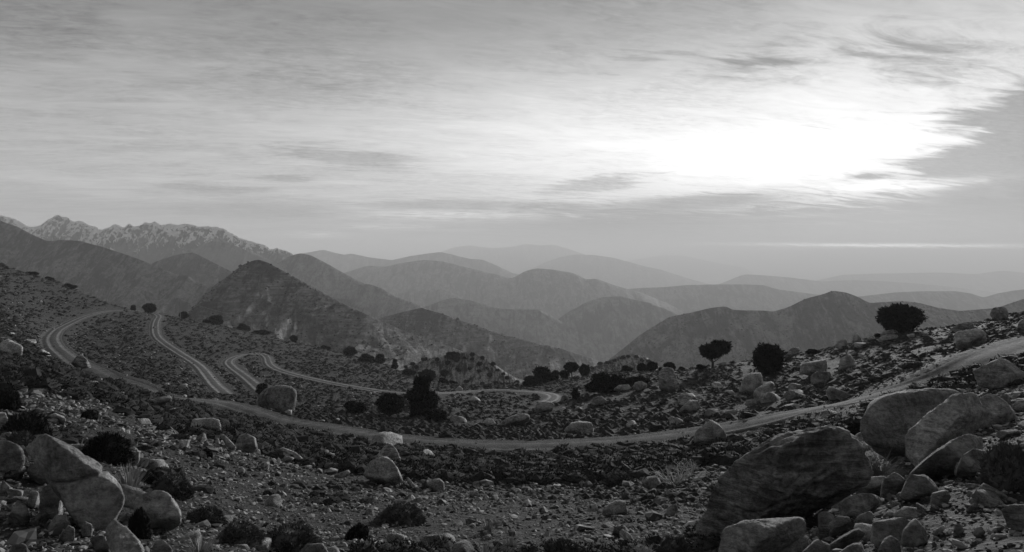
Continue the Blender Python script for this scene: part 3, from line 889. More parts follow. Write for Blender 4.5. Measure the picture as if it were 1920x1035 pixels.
small = [
 ('blocky rock beside the dry grass tuft next to the layered boulder', [(1514, 905), (1519, 892), (1545, 888), (1560, 903), (1566, 917), (1545, 930), (1518, 926)], None),
 ('flat topped rock just right of the blocky rock by the grass', [(1568, 920), (1578, 909), (1603, 907), (1604, 927), (1582, 936)], None),
 ('smooth pale dome rock between the layered boulder and the pile', [(1602, 925), (1613, 902), (1632, 893), (1662, 892), (1655, 925), (1620, 935)], M_PALE),
 ('tall five sided rock standing in the middle of the right pile', [(1650, 930), (1653, 903), (1678, 880), (1698, 900), (1690, 925), (1670, 935)], None),
 ('big broad triangular rock in the middle of the right pile', [(1685, 930), (1706, 889), (1735, 889), (1756, 908), (1764, 925), (1730, 938), (1700, 940)], None),
 ('tilted square rock right of the broad triangular rock', [(1743, 945), (1748, 924), (1775, 917), (1784, 932), (1770, 950), (1750, 952)], None),
 ('long low wedge rock in the right pile', [(1548, 962), (1580, 937), (1615, 924), (1640, 924), (1652, 942), (1630, 958), (1600, 970), (1565, 972)], None),
 ('upright pillar rock at the left of the right pile', [(1533, 1012), (1534, 962), (1547, 951), (1566, 965), (1562, 990), (1548, 1015)], None),
 ('oval rounded rock beside the upright pillar rock', [(1548, 1008), (1553, 982), (1575, 962), (1596, 965), (1596, 988), (1572, 1008)], None),
 ('small ridge backed rock above the block at lower right', [(1598, 985), (1608, 967), (1632, 957), (1644, 970), (1625, 988)], None),
 ('large square block of rock at lower right', [(1630, 1010), (1636, 977), (1680, 968), (1713, 962), (1722, 972), (1695, 990), (1690, 1018), (1645, 1025)], None),
 ('pointed flat faced rock leaning on the square block', [(1686, 1025), (1694, 992), (1715, 970), (1737, 990), (1740, 1015), (1712, 1030)], None),
 ('rounded rock below the square block at the bottom edge', [(1643, 1035), (1655, 1012), (1672, 1003), (1686, 1013), (1692, 1045), (1655, 1050)], None),
 ('long low slab below the oval rounded rock', [(1538, 1030), (1600, 992), (1627, 984), (1630, 1002), (1585, 1035)], None),
 ('wedge rock at the bottom edge right of the pale slab', [(1495, 1045), (1530, 1009), (1556, 1020), (1560, 1050), (1505, 1058)], None),
 ('flat wedge rock on the bottom edge below the long low slab', [(1548, 1050), (1600, 1018), (1620, 1014), (1628, 1050), (1580, 1060)], None),
 ('dark squared block at the right edge near the bottom', [(1876, 955), (1890, 945), (1930, 946), (1940, 990), (1908, 998), (1888, 985)], M_DARK),
 ('pale oval stone left of the leafy pale bush foot', [(1830, 940), (1843, 922), (1860, 912), (1867, 925), (1857, 942)], M_PALE),
 ('slim flat stone on the bare soil at lower right', [(1808, 958), (1828, 941), (1834, 947), (1818, 961)], None),
 ('slim pale stone right of the square block', [(1745, 1001), (1768, 984), (1776, 989), (1756, 1005)], M_PALE),
 ('three sided stone on the soil right of the pile', [(1786, 1005), (1790, 983), (1800, 981), (1810, 995), (1798, 1006)], None),
 ('small squat stone near the dark squared block', [(1824, 1003), (1827, 990), (1840, 986), (1850, 1000), (1838, 1010)], None),
 ('low rock at the foot of the tilted slab', [(1808, 882), (1815, 873), (1838, 874), (1842, 886), (1820, 891)], None),
 ('rock wedged under the boulder at the right edge', [(1870, 760), (1876, 740), (1888, 737), (1896, 752), (1890, 765)], None),
 ('flat slab leaning at the right edge below the dark boulder', [(1860, 815), (1872, 808), (1908, 804), (1915, 815), (1880, 824)], M_PALE),
 ('squat rock under the right edge slab', [(1893, 765), (1905, 752), (1925, 748), (1930, 765), (1905, 772)], None),
]
for lb, pl, mt in small:
    rock_poly(RK, lb, pl, mt, 0.9, 4, None, 15, 7, 0.03)
# left foreground
rock_poly(B, 'huge long boulder with a crack across it at the lower left', [(35, 830), (52, 813), (80, 808), (130, 831), (175, 857), (203, 877), (226, 898), (237, 930), (228, 962), (210, 990), (185, 996), (150, 985), (122, 945), (108, 905), (75, 866)], M_PALE, 0.7, 6, 931, 10, 6, 0.03, crack=((118, 893), (205, 880)), knock=1)
rock_poly(B, 'rounded boulder cut by the left edge', [(-25, 895), (-25, 825), (0, 821), (22, 824), (42, 838), (49, 862), (40, 885), (15, 900)], None, 0.9, 5, 932, 9, 6)
rock_poly(SL, 'pale steep slab at the foot of the cracked boulder', [(188, 995), (213, 969), (240, 990), (268, 1022), (288, 1060), (225, 1065), (203, 1025)], M_PALE, 0.7, 5, 933, 16, 7, layers=0.5)
rock_poly(B, 'domed boulder with a broken ledge on top right of the grass tuft', [(250, 945), (256, 925), (268, 915), (296, 912), (322, 926), (341, 955), (339, 982), (318, 1000), (272, 1002), (254, 975)], M_PALE, 0.9, 5, 934, 9, 7, crack=((252, 932), (325, 930)))
left = [
 ('tall angular rock in front of the cracked boulder', [(73, 955), (80, 912), (100, 899), (121, 905), (121, 935), (117, 972), (98, 975), (84, 962)], None),
 ('rock tucked under the upper end of the cracked boulder', [(48, 885), (58, 866), (85, 872), (110, 893), (103, 910), (72, 912)], None),
 ('cone shaped rock near the left edge of the lower left pile', [(12, 975), (35, 931), (51, 945), (58, 980), (32, 987)], None),
 ('dark shaded rock under the belly of the cracked boulder', [(122, 955), (130, 942), (165, 946), (174, 962), (172, 990), (145, 985)], M_DARK),
 ('short blocky rock below the dark shaded rock', [(152, 995), (158, 976), (173, 983), (174, 1006), (155, 1010)], None),
 ('lumpy rock below the tall angular rock', [(86, 992), (104, 966), (125, 965), (135, 987), (110, 1000)], None),
 ('rounded pale rock in the lower left rubble', [(108, 1010), (128, 984), (141, 990), (140, 1013), (118, 1020)], M_PALE),
 ('smooth leaning rock beside the pale steep slab', [(167, 1010), (180, 1000), (192, 1000), (210, 1027), (204, 1045), (182, 1040)], None),
 ('small pale rock at the top of the lower left rubble', [(10, 918), (20, 916), (44, 920), (42, 930), (22, 938)], M_PALE),
 ('upright stone between the rounded and the cracked boulders', [(-5, 928), (5, 900), (18, 905), (20, 925), (8, 935)], None),
 ('leaning stone at the centre of the lower left rubble', [(50, 945), (58, 916), (72, 920), (75, 945), (66, 955)], None),
 ('stone on the bottom edge at the lower left corner', [(10, 1050), (22, 1020), (48, 1018), (60, 1045), (35, 1058)], None),
 ('squared stone in the cushion shrub above the cracked boulder', [(152, 843), (162, 832), (186, 834), (198, 843), (190, 860), (163, 856)], None),
 ('pale square stone right of the cushion shrub and left of the track', [(231, 843), (262, 847), (263, 866), (250, 875), (239, 860)], M_PALE),
 ('flat slab on the gravel above the cracked boulder', [(88, 780), (103, 774), (120, 780), (129, 795), (108, 796)], None),
 ('pale stone at the left edge above the rounded boulder', [(-10, 806), (-8, 773), (12, 773), (18, 796), (5, 808)], M_PALE),
 ('small wedge stone above the rounded boulder', [(-3, 825), (2, 812), (20, 810), (38, 827), (20, 832)], None),
 ('grey stone lying on the dome by the bottom shrubs', [(283, 1045), (290, 1015), (310, 1012), (325, 1030), (320, 1052)], None),
 ('pale stone among the shrubs along the bottom left', [(405, 1012), (410, 998), (423, 996), (428, 1008), (418, 1018)], M_PALE),
 ('grey stone half hidden by the bottom shrubs left of centre', [(555, 1040), (575, 1020), (605, 1018), (620, 1040), (590, 1050)], None),
]
for lb, pl, mt in left:
    rock_poly(RK, lb, pl, mt, 0.9, 4, None, 15, 7, 0.03)
# middle distance
mid = [
 (B, 'big rounded boulder with a pale rim between the switchbacks', [(481, 754), (485, 738), (500, 727), (520, 722), (545, 723), (557, 733), (560, 747), (556, 768), (545, 776), (518, 776), (495, 770)], M_MOTT),
 (SL, 'dark overhanging slab on the gravel bank above the left track', [(250, 762), (268, 752), (318, 741), (327, 750), (305, 760), (275, 771)], M_DARK),
 (RK, 'wedge rock below the dark overhanging slab', [(302, 778), (312, 769), (328, 764), (338, 773), (320, 784)], None),
 (B, 'white weathered outcrop on the gravel bank left of centre', [(353, 812), (366, 797), (360, 786), (395, 782), (423, 790), (421, 799), (408, 812), (390, 820), (368, 817)], M_PALE),
 (SL, 'narrow pale slab between the white outcrop and the dark boulder', [(411, 812), (421, 815), (444, 838), (438, 846), (424, 836)], M_PALE),
 (B, 'dark faceted boulder standing on the edge of the gravel bank', [(439, 838), (448, 815), (461, 812), (480, 820), (484, 840), (470, 850), (448, 848)], None),
 (SL, 'pale flat slab on the bank edge right of the faceted boulder', [(513, 845), (530, 838), (555, 848), (572, 862), (558, 868), (532, 858)], M_PALE),
 (B, 'bright pale boulder at the centre left of the hollow', [(678, 890), (694, 862), (715, 854), (731, 857), (746, 876), (757, 900), (735, 912), (715, 908), (697, 896)], M_PALE),
 (B, 'dark pointed boulder behind the bright pale boulder', [(698, 862), (716, 842), (728, 829), (744, 842), (751, 860), (751, 880), (725, 880)], M_DARK),
 (RK, 'squared pale rock right of the bright pale boulder', [(796, 916), (802, 901), (825, 896), (833, 904), (834, 920), (815, 924)], M_PALE),
 (RK, 'long leaning stone at the foot of the bright pale boulder', [(759, 895), (764, 892), (778, 910), (779, 917), (770, 913)], M_PALE),
 (RK, 'pale egg shaped stone on the gravel in front of the dead shrub', [(1245, 964), (1254, 949), (1268, 944), (1272, 955), (1262, 969)], M_PALE),
 (RK, 'pale stone beside the dead twiggy shrub', [(1201, 910), (1213, 894), (1232, 892), (1242, 908), (1225, 918)], M_PALE),
 (RK, 'rounded stone on the gravel near the bottom right of centre', [(1146, 1002), (1154, 987), (1172, 985), (1177, 997), (1164, 1008)], None),
 (B, 'rounded boulder standing at the near edge of the track', [(1299, 828), (1303, 808), (1319, 793), (1333, 787), (1350, 795), (1362, 815), (1366, 832), (1340, 840), (1310, 838)], None),
 (B, 'flat cushion like boulder on the left slope beside the track bend', [(-6, 655), (3, 639), (16, 635), (38, 646), (52, 660), (46, 672), (22, 668)], None),
 (B, 'dark triangular boulder below the left track bend', [(132, 681), (142, 668), (152, 664), (165, 675), (173, 692), (150, 694)], M_DARK),
 (RK, 'upright stone on the crest of the gravel bank', [(174, 722), (180, 706), (192, 708), (191, 732), (180, 732)], None),
 (RK, 'stone on the bottom edge left of centre', [(772, 1030), (798, 1003), (825, 1002), (835, 1020), (805, 1035)], None),
 (B, 'tall upright boulder standing on the far side of the track', [(1235, 728), (1234, 697), (1244, 688), (1262, 690), (1271, 714), (1269, 731), (1250, 735)], M_DARK),
 (B, 'leaning boulder beyond the track below the second juniper', [(1409, 752), (1414, 731), (1430, 725), (1444, 714), (1453, 718), (1447, 738), (1430, 755)], None),
 (SL, 'flat capped slab right of the leaning boulder', [(1475, 728), (1480, 717), (1506, 722), (1505, 733), (1482, 735)], None),
 (RK, 'low rock under the flat capped slab', [(1466, 744), (1475, 733), (1490, 732), (1497, 742), (1480, 750)], None),
 (B, 'wedge boulder at the lower edge of the rocky crest', [(1514, 708), (1534, 695), (1556, 697), (1561, 706), (1545, 721), (1524, 722)], None),
 (B, 'broad rounded boulder in the middle of the rocky crest', [(1498, 699), (1504, 682), (1522, 677), (1551, 673), (1557, 686), (1551, 700), (1520, 704)], M_PALE),
 (B, 'dark boulder on the right of the rocky crest', [(1568, 692), (1575, 672), (1594, 664), (1603, 676), (1601, 692), (1585, 696)], None),
 (SL, 'dark tilted slab on the skyline right of the second juniper', [(1468, 670), (1474, 659), (1494, 648), (1503, 655), (1492, 666), (1475, 673)], M_DARK),
 (B, 'pale boulder on the skyline of the rocky crest', [(1563, 650), (1572, 639), (1586, 634), (1590, 644), (1578, 655)], M_PALE),
 (RK, 'pale rounded rock at the top of the rocky crest', [(1597, 640), (1600, 628), (1608, 624), (1615, 634), (1612, 646)], M_PALE),
 (B, 'large pale weathered rock face behind the leaning boulder', [(1384, 735), (1392, 712), (1405, 699), (1428, 697), (1432, 718), (1415, 740)], M_PALE),
 (RK, 'dark rounded stone beyond the track left of the triangular stone', [(1268, 757), (1272, 742), (1283, 734), (1296, 740), (1295, 758), (1280, 763)], M_DARK),
 (RK, 'triangular stone beyond the track', [(1271, 770), (1293, 749), (1309, 751), (1314, 764), (1295, 773)], None),
 (RK, 'bright flat stone near the track below the leaning boulder', [(1395, 759), (1400, 750), (1415, 749), (1419, 757), (1406, 763)], M_PALE),
 (RK, 'pale topped rock between the triangular stone and the track', [(1320, 780), (1325, 767), (1345, 765), (1350, 775), (1335, 783)], M_PALE),
 (SL, 'tilted capstone resting on the lower block by the upper track', [(1781, 620), (1788, 609), (1826, 601), (1834, 609), (1822, 620), (1798, 625)], M_DARK),
 (B, 'broad block under the tilted capstone beside the upper track', [(1786, 636), (1793, 621), (1842, 613), (1851, 626), (1851, 642), (1822, 656), (1795, 655)], None),
 (SL, 'long pale slab at the foot of the large round juniper', [(1639, 637), (1662, 627), (1697, 627), (1692, 633), (1650, 640)], M_PALE),
 (SL, 'dark slab behind the long pale slab', [(1643, 630), (1660, 620), (1683, 616), (1685, 625), (1655, 632)], M_DARK),
 (RK, 'short rock at the left end of the long pale slab', [(1626, 640), (1629, 630), (1640, 628), (1643, 638), (1633, 642)], None),
 (B, 'craggy boulder on the skyline at the right edge', [(1856, 590), (1860, 575), (1880, 572), (1894, 585), (1892, 598), (1866, 602)], None),
 (B, 'dark boulder at the right edge above the upper track', [(1905, 620), (1910, 602), (1922, 594), (1940, 600), (1940, 622), (1915, 628)], M_DARK),
 (B, 'low wide boulder at the edge of the track below the centre', [(1055, 808), (1070, 793), (1085, 788), (1112, 791), (1120, 802), (1110, 814), (1075, 817)], None),
 (B, 'long pale boulder beyond the track near the centre', [(930, 797), (950, 784), (975, 773), (992, 776), (996, 788), (975, 797), (945, 802)], None),
 (RK, 'pale low rock left of the long pale boulder', [(905, 793), (912, 783), (924, 785), (930, 795), (915, 799)], M_PALE),
 (B, 'grey boulder beside the hook of the lower track', [(1050, 752), (1053, 742), (1062, 740), (1069, 750), (1060, 754)], None),
 (B, 'rounded boulder below the wide juniper bush', [(1107, 757), (1112, 745), (1128, 742), (1137, 750), (1130, 760), (1115, 763)], M_PALE),
 (B, 'pale long boulder at the foot of the wide juniper bush', [(1148, 731), (1160, 722), (1180, 720), (1188, 728), (1170, 735)], M_PALE),
 (B, 'pale knobbly boulder right of the wide juniper bush', [(1185, 728), (1190, 717), (1202, 714), (1214, 720), (1210, 730), (1195, 733)], M_PALE),
 (RK, 'flat rock left of the hook of the lower track', [(998, 770), (1008, 755), (1025, 750), (1040, 758), (1035, 772), (1012, 776)], None),
]
for nm, lb, pl, mt in mid:
    rock_poly(nm, lb, pl, mt, 0.9, 4, None, 14, 7, 0.03)

# ------------------------------------------------------------------ junipers, bushes, shrubs
def leaf_cloud(rg, centers, radii, per, size, flat=0.75, up=0.35):
    """many small bent leaf sprays through the volume of overlapping lobes"""
    Vs, Fs, k = [], [], 0
    for c, r in zip(centers, radii):
        n = int(per * (r / max(radii)) ** 2) + 10
        d = rg.normal(size=(n, 3))
        d /= np.linalg.norm(d, axis=1)[:, None]
        rr = r * rg.random(n) ** 0.30 * (1 + 0.14 * rg.normal(size=n))
        p = np.array(c)[None] + d * rr[:, None] * np.array([1, 1, flat])
        ax = d + 0.7 * rg.normal(size=(n, 3)) + np.array([0, 0, up])
        ax /= np.linalg.norm(ax, axis=1)[:, None]
        sd = np.cross(ax, rg.normal(size=(n, 3)))
        sd /= np.linalg.norm(sd, axis=1)[:, None]
        s = size * rg.uniform(0.6, 1.5, n)[:, None]
        a = p - sd * s * 0.32
        b = p + sd * s * 0.32
        t = p + ax * s
        Vs.append(np.stack([a, b, t], 1).reshape(-1, 3))
        Fs.append(np.arange(3 * n).reshape(n, 3) + k)
        k += 3 * n
    return np.vstack(Vs), np.vstack(Fs)

def tube(path, rad, seg=6):
    path = np.array(path, float)
    rad = np.broadcast_to(rad, len(path)).astype(float)
    T = np.gradient(path, axis=0)
    T /= np.linalg.norm(T, axis=1)[:, None] + 1e-9
    ref = np.array([0.31, 0.95, 0.05])
    A = np.cross(T, ref)
    A /= np.linalg.norm(A, axis=1)[:, None] + 1e-9
    Bv = np.cross(T, A)
    an = np.linspace(0, 2 * math.pi, seg, endpoint=False)
    ring = path[:, None] + rad[:, None, None] * (np.cos(an)[None, :, None] * A[:, None] + np.sin(an)[None, :, None] * Bv[:, None])
    Vv = ring.reshape(-1, 3)
    f = []
    for i in range(len(path) - 1):
        for j in range(seg):
            j2 = (j + 1) % seg
            f.append((i * seg + j, i * seg + j2, (i + 1) * seg + j2, (i + 1) * seg + j))
    return Vv, np.array(f)

def join(parts):
    Vs, Fs, k = [], [], 0
    for v, f in parts:
        Vs.append(v)
        Fs.append(f + k)
        k += len(v)
    return np.vstack(Vs), np.vstack(Fs)

def trunk_mesh(rg, h, r, nlimb, reach):
    parts = [tube([(0, 0, -0.12), (0.02, 0.01, h * 0.35), (-0.02, 0.02, h * 0.7), (0.03, 0, h * 1.05)], [r * 1.5, r, r * 0.8, r * 0.5], 7)]
    for i in range(nlimb):
        a = i * 2.4 + rg.uniform(-0.3, 0.3)
        z0 = h * rg.uniform(0.35, 0.9)
        e = np.array([math.cos(a) * reach, math.sin(a) * reach, z0 + rg.uniform(0.1, 0.42)])
        s = np.array([0, 0, z0])
        parts.append(tube([s, s * 0.5 + e * 0.5 + np.array([0, 0, -0.03]), e], [r * 0.55, r * 0.4, r * 0.18], 5))
    return join(parts)

# unit shapes: width 1, height 1, standing on z = 0
def crown_variant(seed, kind):
    rg = np.random.default_rng(seed)
    C, Rd = [], []
    if kind == 'tree':            # umbrella crown on a visible stem
        for i in range(15):
            a, rr = rg.uniform(0, 6.28), math.sqrt(rg.random()) * 0.32
            C.append((rr * math.cos(a), rr * math.sin(a), 0.62 + rg.uniform(-0.17, 0.18) * (1 - rr)))
            Rd.append(rg.uniform(0.13, 0.21))
        sz, per = 0.072, 820
    elif kind == 'globe':         # dense ball down to the ground
        for i in range(34):
            zz = 1 - 2 * (i + 0.5) / 34
            a = i * 2.39996 + rg.uniform(-0.3, 0.3)
            rr = math.sqrt(1 - zz * zz) * rg.uniform(0.26, 0.38)
            C.append((rr * math.cos(a), rr * math.sin(a), 0.49 + 0.35 * zz))
            Rd.append(rg.uniform(0.10, 0.20))
        C.append((0, 0, 0.45)); Rd.append(0.26)
        sz, per = 0.078, 460
    elif kind == 'cone':          # pointed, ragged
        for i in range(34):
            zz = rg.uniform(0.06, 0.90)
            w = 0.36 * (1 - zz) ** 0.7 + 0.05
            a, rr = rg.uniform(0, 6.28), w * math.sqrt(rg.random())
            C.append((rr * math.cos(a), rr * math.sin(a), zz))
            Rd.append(rg.uniform(0.10, 0.17) * (1.15 - 0.45 * zz))
        sz, per = 0.075, 480
    else:                         # spread: low and wide
        for i in range(20):
            a, rr = rg.uniform(0, 6.28), math.sqrt(rg.random()) * 0.38
            C.append((rr * math.cos(a), rr * math.sin(a), rg.uniform(0.15, 0.72) * (1 - rr * 0.9)))
            Rd.append(rg.uniform(0.13, 0.22))
        sz, per = 0.066, 720
    v, f = leaf_cloud(rg, C, Rd, per, sz, 0.85 if kind != 'tree' else 0.7)
    return v, f
VAR = {}
for kind, cnt in (('tree', 2), ('globe', 3), ('cone', 2), ('spread', 3)):
    for i in range(cnt):
        v, f = crown_variant(300 + i + 10 * len(VAR), kind)
        cm = mesh_np('crown', v, f, False)
        cm.materials.append(M_JUN)
        rg = np.random.default_rng(77 + len(VAR))
        tv, tf = trunk_mesh(rg, 0.5 if kind == 'tree' else 0.4, 0.035, 7, 0.27)
        tm = mesh_np('trunk', tv, tf)
        tm.materials.append(M_BARK)
        VAR[(kind, i)] = (cm, tm)

def juniper(name, label, px, py, wpx, hpx, kind, i=0, rot=0.0, tilt=0.0, at=None, cat='tree', mat=None, group=None, depth=1.0):
    """px,py: foot of the plant in the photograph; width and height in its pixels"""
    if at is None:
        x, y, z = hit(px, py)
    else:
        x, y, z = at
    e = link(name, None, label=label, category=cat)
    if group: e['group'] = group
    e.location = (x, y, z - 0.02 * hpx / F * y)
    e.rotation_euler = (0, tilt, rot)
    w, h = wpx / F * y, hpx / F * y
    e.scale = (w, w * depth, h * 1.03)
    cm, tm = VAR[(kind, i)]
    c = link('crown', cm, None, e)
    if mat is not None:
        c.material_slots[0].link = 'OBJECT'
        c.material_slots[0].material = mat
    link('trunk', tm, None, e)
    return e

JT, JB = 'juniper_tree', 'juniper_bush'
juniper(JT, 'juniper tree with bare forked trunk on the skyline right of centre', 1336, 691, 62, 60, 'tree', 0, 0.4)
juniper(JB, 'leaning ball shaped juniper right of the bare trunked tree', 1442, 700, 58, 58, 'globe', 0, 1.0, -0.15)
juniper(JB, 'largest round juniper on the skyline at the right', 1686, 620, 75, 57, 'globe', 1, 2.0)
juniper(JB, 'very wide dark juniper bush right of the centre', 1141, 736, 84, 56, 'spread', 0, 0.3)
juniper(JB, 'low dark bush touching the right side of the very wide juniper', 1192, 724, 46, 26, 'spread', 1, 0.9)
juniper(JT, 'small juniper tree with two stems on the centre skyline', 1072, 701, 30, 33, 'tree', 1, 0.0)
juniper(JB, 'round juniper right beside the two stemmed tree', 1096, 702, 21, 24, 'globe', 2, 0.5)
juniper(JB, 'left end bush of the dark thicket at the centre', 998, 724, 34, 26, 'spread', 2, 0.0)
juniper(JB, 'tall middle bush of the dark thicket at the centre', 1016, 718, 34, 32, 'globe', 0, 1.7)
juniper(JB, 'right hand bush of the dark thicket at the centre', 1037, 711, 32, 26, 'spread', 0, 2.2)
juniper(JB, 'small bush between the thicket and the two stemmed tree', 1058, 705, 19, 17, 'globe', 1, 0.8)
juniper(JB, 'tall ragged juniper standing alone left of centre', 787, 779, 70, 76, 'cone', 0, 0.6, 0.10)
juniper(JB, 'low side growth on the right of the ragged juniper', 800, 762, 42, 42, 'spread', 1, 1.1, at=hit(800, 766))
juniper(JB, 'bushy juniper left of the ragged juniper', 733, 779, 50, 42, 'globe', 1, 0.2)
juniper(JB, 'small spiky juniper farther left of the bushy one', 667, 776, 40, 34, 'spread', 2, 0.9)
juniper(JB, 'squat dark bush right of the ragged juniper foot', 820, 789, 44, 28, 'spread', 0, 2.9)
juniper(JB, 'small dark bush behind the big rounded boulder', 492, 740, 22, 22, 'globe', 0, 0.0)
juniper(JT, 'round juniper beside the top of the switchback on the left skyline', 281, 584, 23, 19, 'globe', 1, 0.7)
juniper(JB, 'tiny bush left of the round juniper on the left skyline', 250, 580, 9, 12, 'globe', 0)
juniper(JB, 'small round bush right of the upper switchback', 344, 598, 17, 14, 'globe', 2)
juniper(JB, 'left low bush of the pair on the left skyline', 387, 604, 16, 11, 'spread', 0)
juniper(JB, 'larger bush of the pair on the left skyline', 405, 608, 26, 19, 'globe', 0)
juniper(JB, 'dark bush left of the utility pole', 456, 618, 24, 18, 'spread', 1)
juniper(JB, 'low stretched bush right of the utility pole', 490, 627, 34, 12, 'spread', 2)
juniper(JB, 'single bush on the left skyline above the hairpin', 551, 636, 14, 14, 'globe', 1)
juniper(JB, 'bush on the skyline above the lower switchback', 610, 653, 20, 12, 'spread', 0)
juniper(JB, 'egg shaped bush on the skyline below the pyramid hill', 656, 669, 25, 19, 'globe', 2)
juniper(JB, 'widest skyline bush below the pyramid hill', 687, 679, 33, 22, 'spread', 1)
juniper(JB, 'upright bush next to the widest skyline bush', 713, 682, 19, 19, 'globe', 0)
juniper(JB, 'bush leaning over the edge left of the knoll', 740, 692, 17, 18, 'cone', 1)
juniper(JB, 'dark bush below the left end of the knoll', 767, 705, 27, 17, 'spread', 2)
juniper(JB, 'bush behind the top of the ragged juniper', 803, 714, 29, 22, 'globe', 1)
juniper(JB, 'bush right of the ragged juniper below the knoll', 831, 717, 20, 17, 'spread', 0)
juniper(JB, 'flat bush below the middle of the knoll', 848, 720, 24, 12, 'spread', 1)
juniper(JB, 'first skyline bush right of the very wide juniper', 1176, 694, 22, 18, 'spread', 2)
juniper(JB, 'second skyline bush right of the very wide juniper', 1204, 690, 20, 17, 'globe', 0)
juniper(JB, 'third skyline bush right of the very wide juniper', 1223, 689, 21, 19, 'globe', 2)
juniper(JB, 'small low bush left of the mushroom shaped one', 1240, 688, 14, 13, 'spread', 0)
juniper(JB, 'mushroom shaped bush above the tall upright boulder', 1256, 689, 22, 18, 'globe', 1)
juniper(JB, 'low bush left of the bare trunked juniper', 1278, 693, 14, 11, 'spread', 1)
juniper(JB, 'bush at the foot of the bare trunked juniper', 1316, 693, 22, 13, 'spread', 2)
juniper(JB, 'dark bush on the crest beside the largest round juniper', 1650, 625, 24, 12, 'spread', 0)
juniper(JB, 'dark bush among the boulders of the rocky crest', 1524, 664, 26, 13, 'spread', 1)
juniper(JB, 'pointed black bush near the hook of the lower track', 1079, 749, 22, 22, 'cone', 0, 0.3)
juniper(JB, 'dark bush high on the left slope', 131, 541, 22, 14, 'spread', 0)
juniper(JB, 'second dark bush on the left skyline slope', 60, 507, 20, 9, 'spread', 2)
juniper(JB, 'dark bush near the top of the left skyline slope', 92, 517, 16, 9, 'spread', 1)

# bushes on the knoll
def hill_at(key, px, py):
    XG, YG, ZG, nt, i0 = HILLS[key]
    PXg = 960 + F * XG[i0:] / YG[i0:]
    PYg = HZ + F * (ZC - ZG[i0:]) / YG[i0:]
    k = np.argmin((PXg - px) ** 2 + (PYg - py) ** 2)
    return float(XG[i0:].ravel()[k]), float(YG[i0:].ravel()[k]), float(ZG[i0:].ravel()[k])
knoll_b = [(757, 680, 7), (768, 672, 10), (788, 666, 8), (796, 667, 10), (819, 672, 9), (848, 666, 26), (856, 673, 12), (870, 672, 9), (885, 663, 10), (885, 672, 9), (838, 680, 10), (898, 680, 12), (905, 670, 9), (913, 690, 9), (925, 683, 10), (932, 694, 9), (917, 705, 11), (943, 700, 8), (950, 710, 9), (898, 697, 9), (880, 690, 8), (858, 692, 12), (833, 700, 16), (875, 712, 10), (905, 720, 10), (930, 716, 9), (780, 690, 9), (765, 694, 12), (970, 716, 9), (790, 700, 14)]
for i, (a, b, w) in enumerate(knoll_b):
    juniper(JB, 'small dark bush growing on the small rocky knoll', a, b, w, w * 0.8, ('globe', 'spread')[i % 2], i % 3, i * 0.9, at=hill_at('knoll', a, b + w * 0.35), group='bushes on the rocky knoll')
for i, (a, b, w) in enumerate([(1112, 690, 9), (1125, 684, 10), (1140, 678, 10), (1152, 673, 9), (1166, 668, 10), (1178, 667, 9), (1193, 668, 9), (1205, 674, 9), (1216, 678, 10)]):
    juniper(JB, 'tiny dark bush on the low ridge line right of centre', a, b, w, w * 0.8, 'spread', i % 3, i * 0.7, at=hill_at('lowridge', a, b + 2), group='bushes on the low ridge line')

# scrub dotted over the nearer hills: too small and many to count
def hill_scrub(key, n, size, seed, label):
    XG, YG, ZG, nt, i0 = HILLS[key]
    rg = np.random.default_rng(seed)
    r = i0 + rg.random(n) ** 1.0 * (nt - i0 - 2)
    c = rg.random(n) * (XG.shape[1] - 2)
    i, j = r.astype(int), c.astype(int)
    a, b = (r - i), (c - j)
    def sm(M): return M[i, j] * (1 - a) * (1 - b) + M[i + 1, j] * a * (1 - b) + M[i, j + 1] * (1 - a) * b + M[i + 1, j + 1] * a * b
    p = np.stack([sm(XG), sm(YG), sm(ZG)], 1)
    keep = (fbm2(p[:, 0] / 90, p[:, 1] / 90, 3, seed) + rg.normal(size=n) * 0.25) > -0.05
    p = p[keep]
    s = size * rg.uniform(0.5, 1.3, len(p)) * np.where(rg.random(len(p)) < 0.1, 1.5, 1)
    v, f = ico(1)
    base = v * np.array([1, 1, 0.75])
    jit = 1 + 0.25 * rg.normal(size=(len(p), len(v), 1))
    Vv = p[:, None] + base[None] * s[:, None, None] * jit + np.array([0, 0, 0.35])[None, None] * s[:, None, None]
    Fv = (f[None] + (np.arange(len(p)) * len(v))[:, None, None]).reshape(-1, 3)
    link('hillside_scrub', mesh_np('hillside_scrub', Vv.reshape(-1, 3), Fv, False), M_JUN, kind='stuff', label=label, category='shrub')
hill_scrub('pyramid', 3000, 1.7, 5, 'dark scrub dotted over the pyramid hill')
hill_scrub('spur', 3200, 2.3, 6, 'dark scrub dotted over the long spur')
hill_scrub('h11', 4600, 2.3, 7, 'dark scrub dotted over the pale peaked hill')
hill_scrub('leftridge', 1500, 1.6, 9, 'sparse scrub dotted over the left ridge')

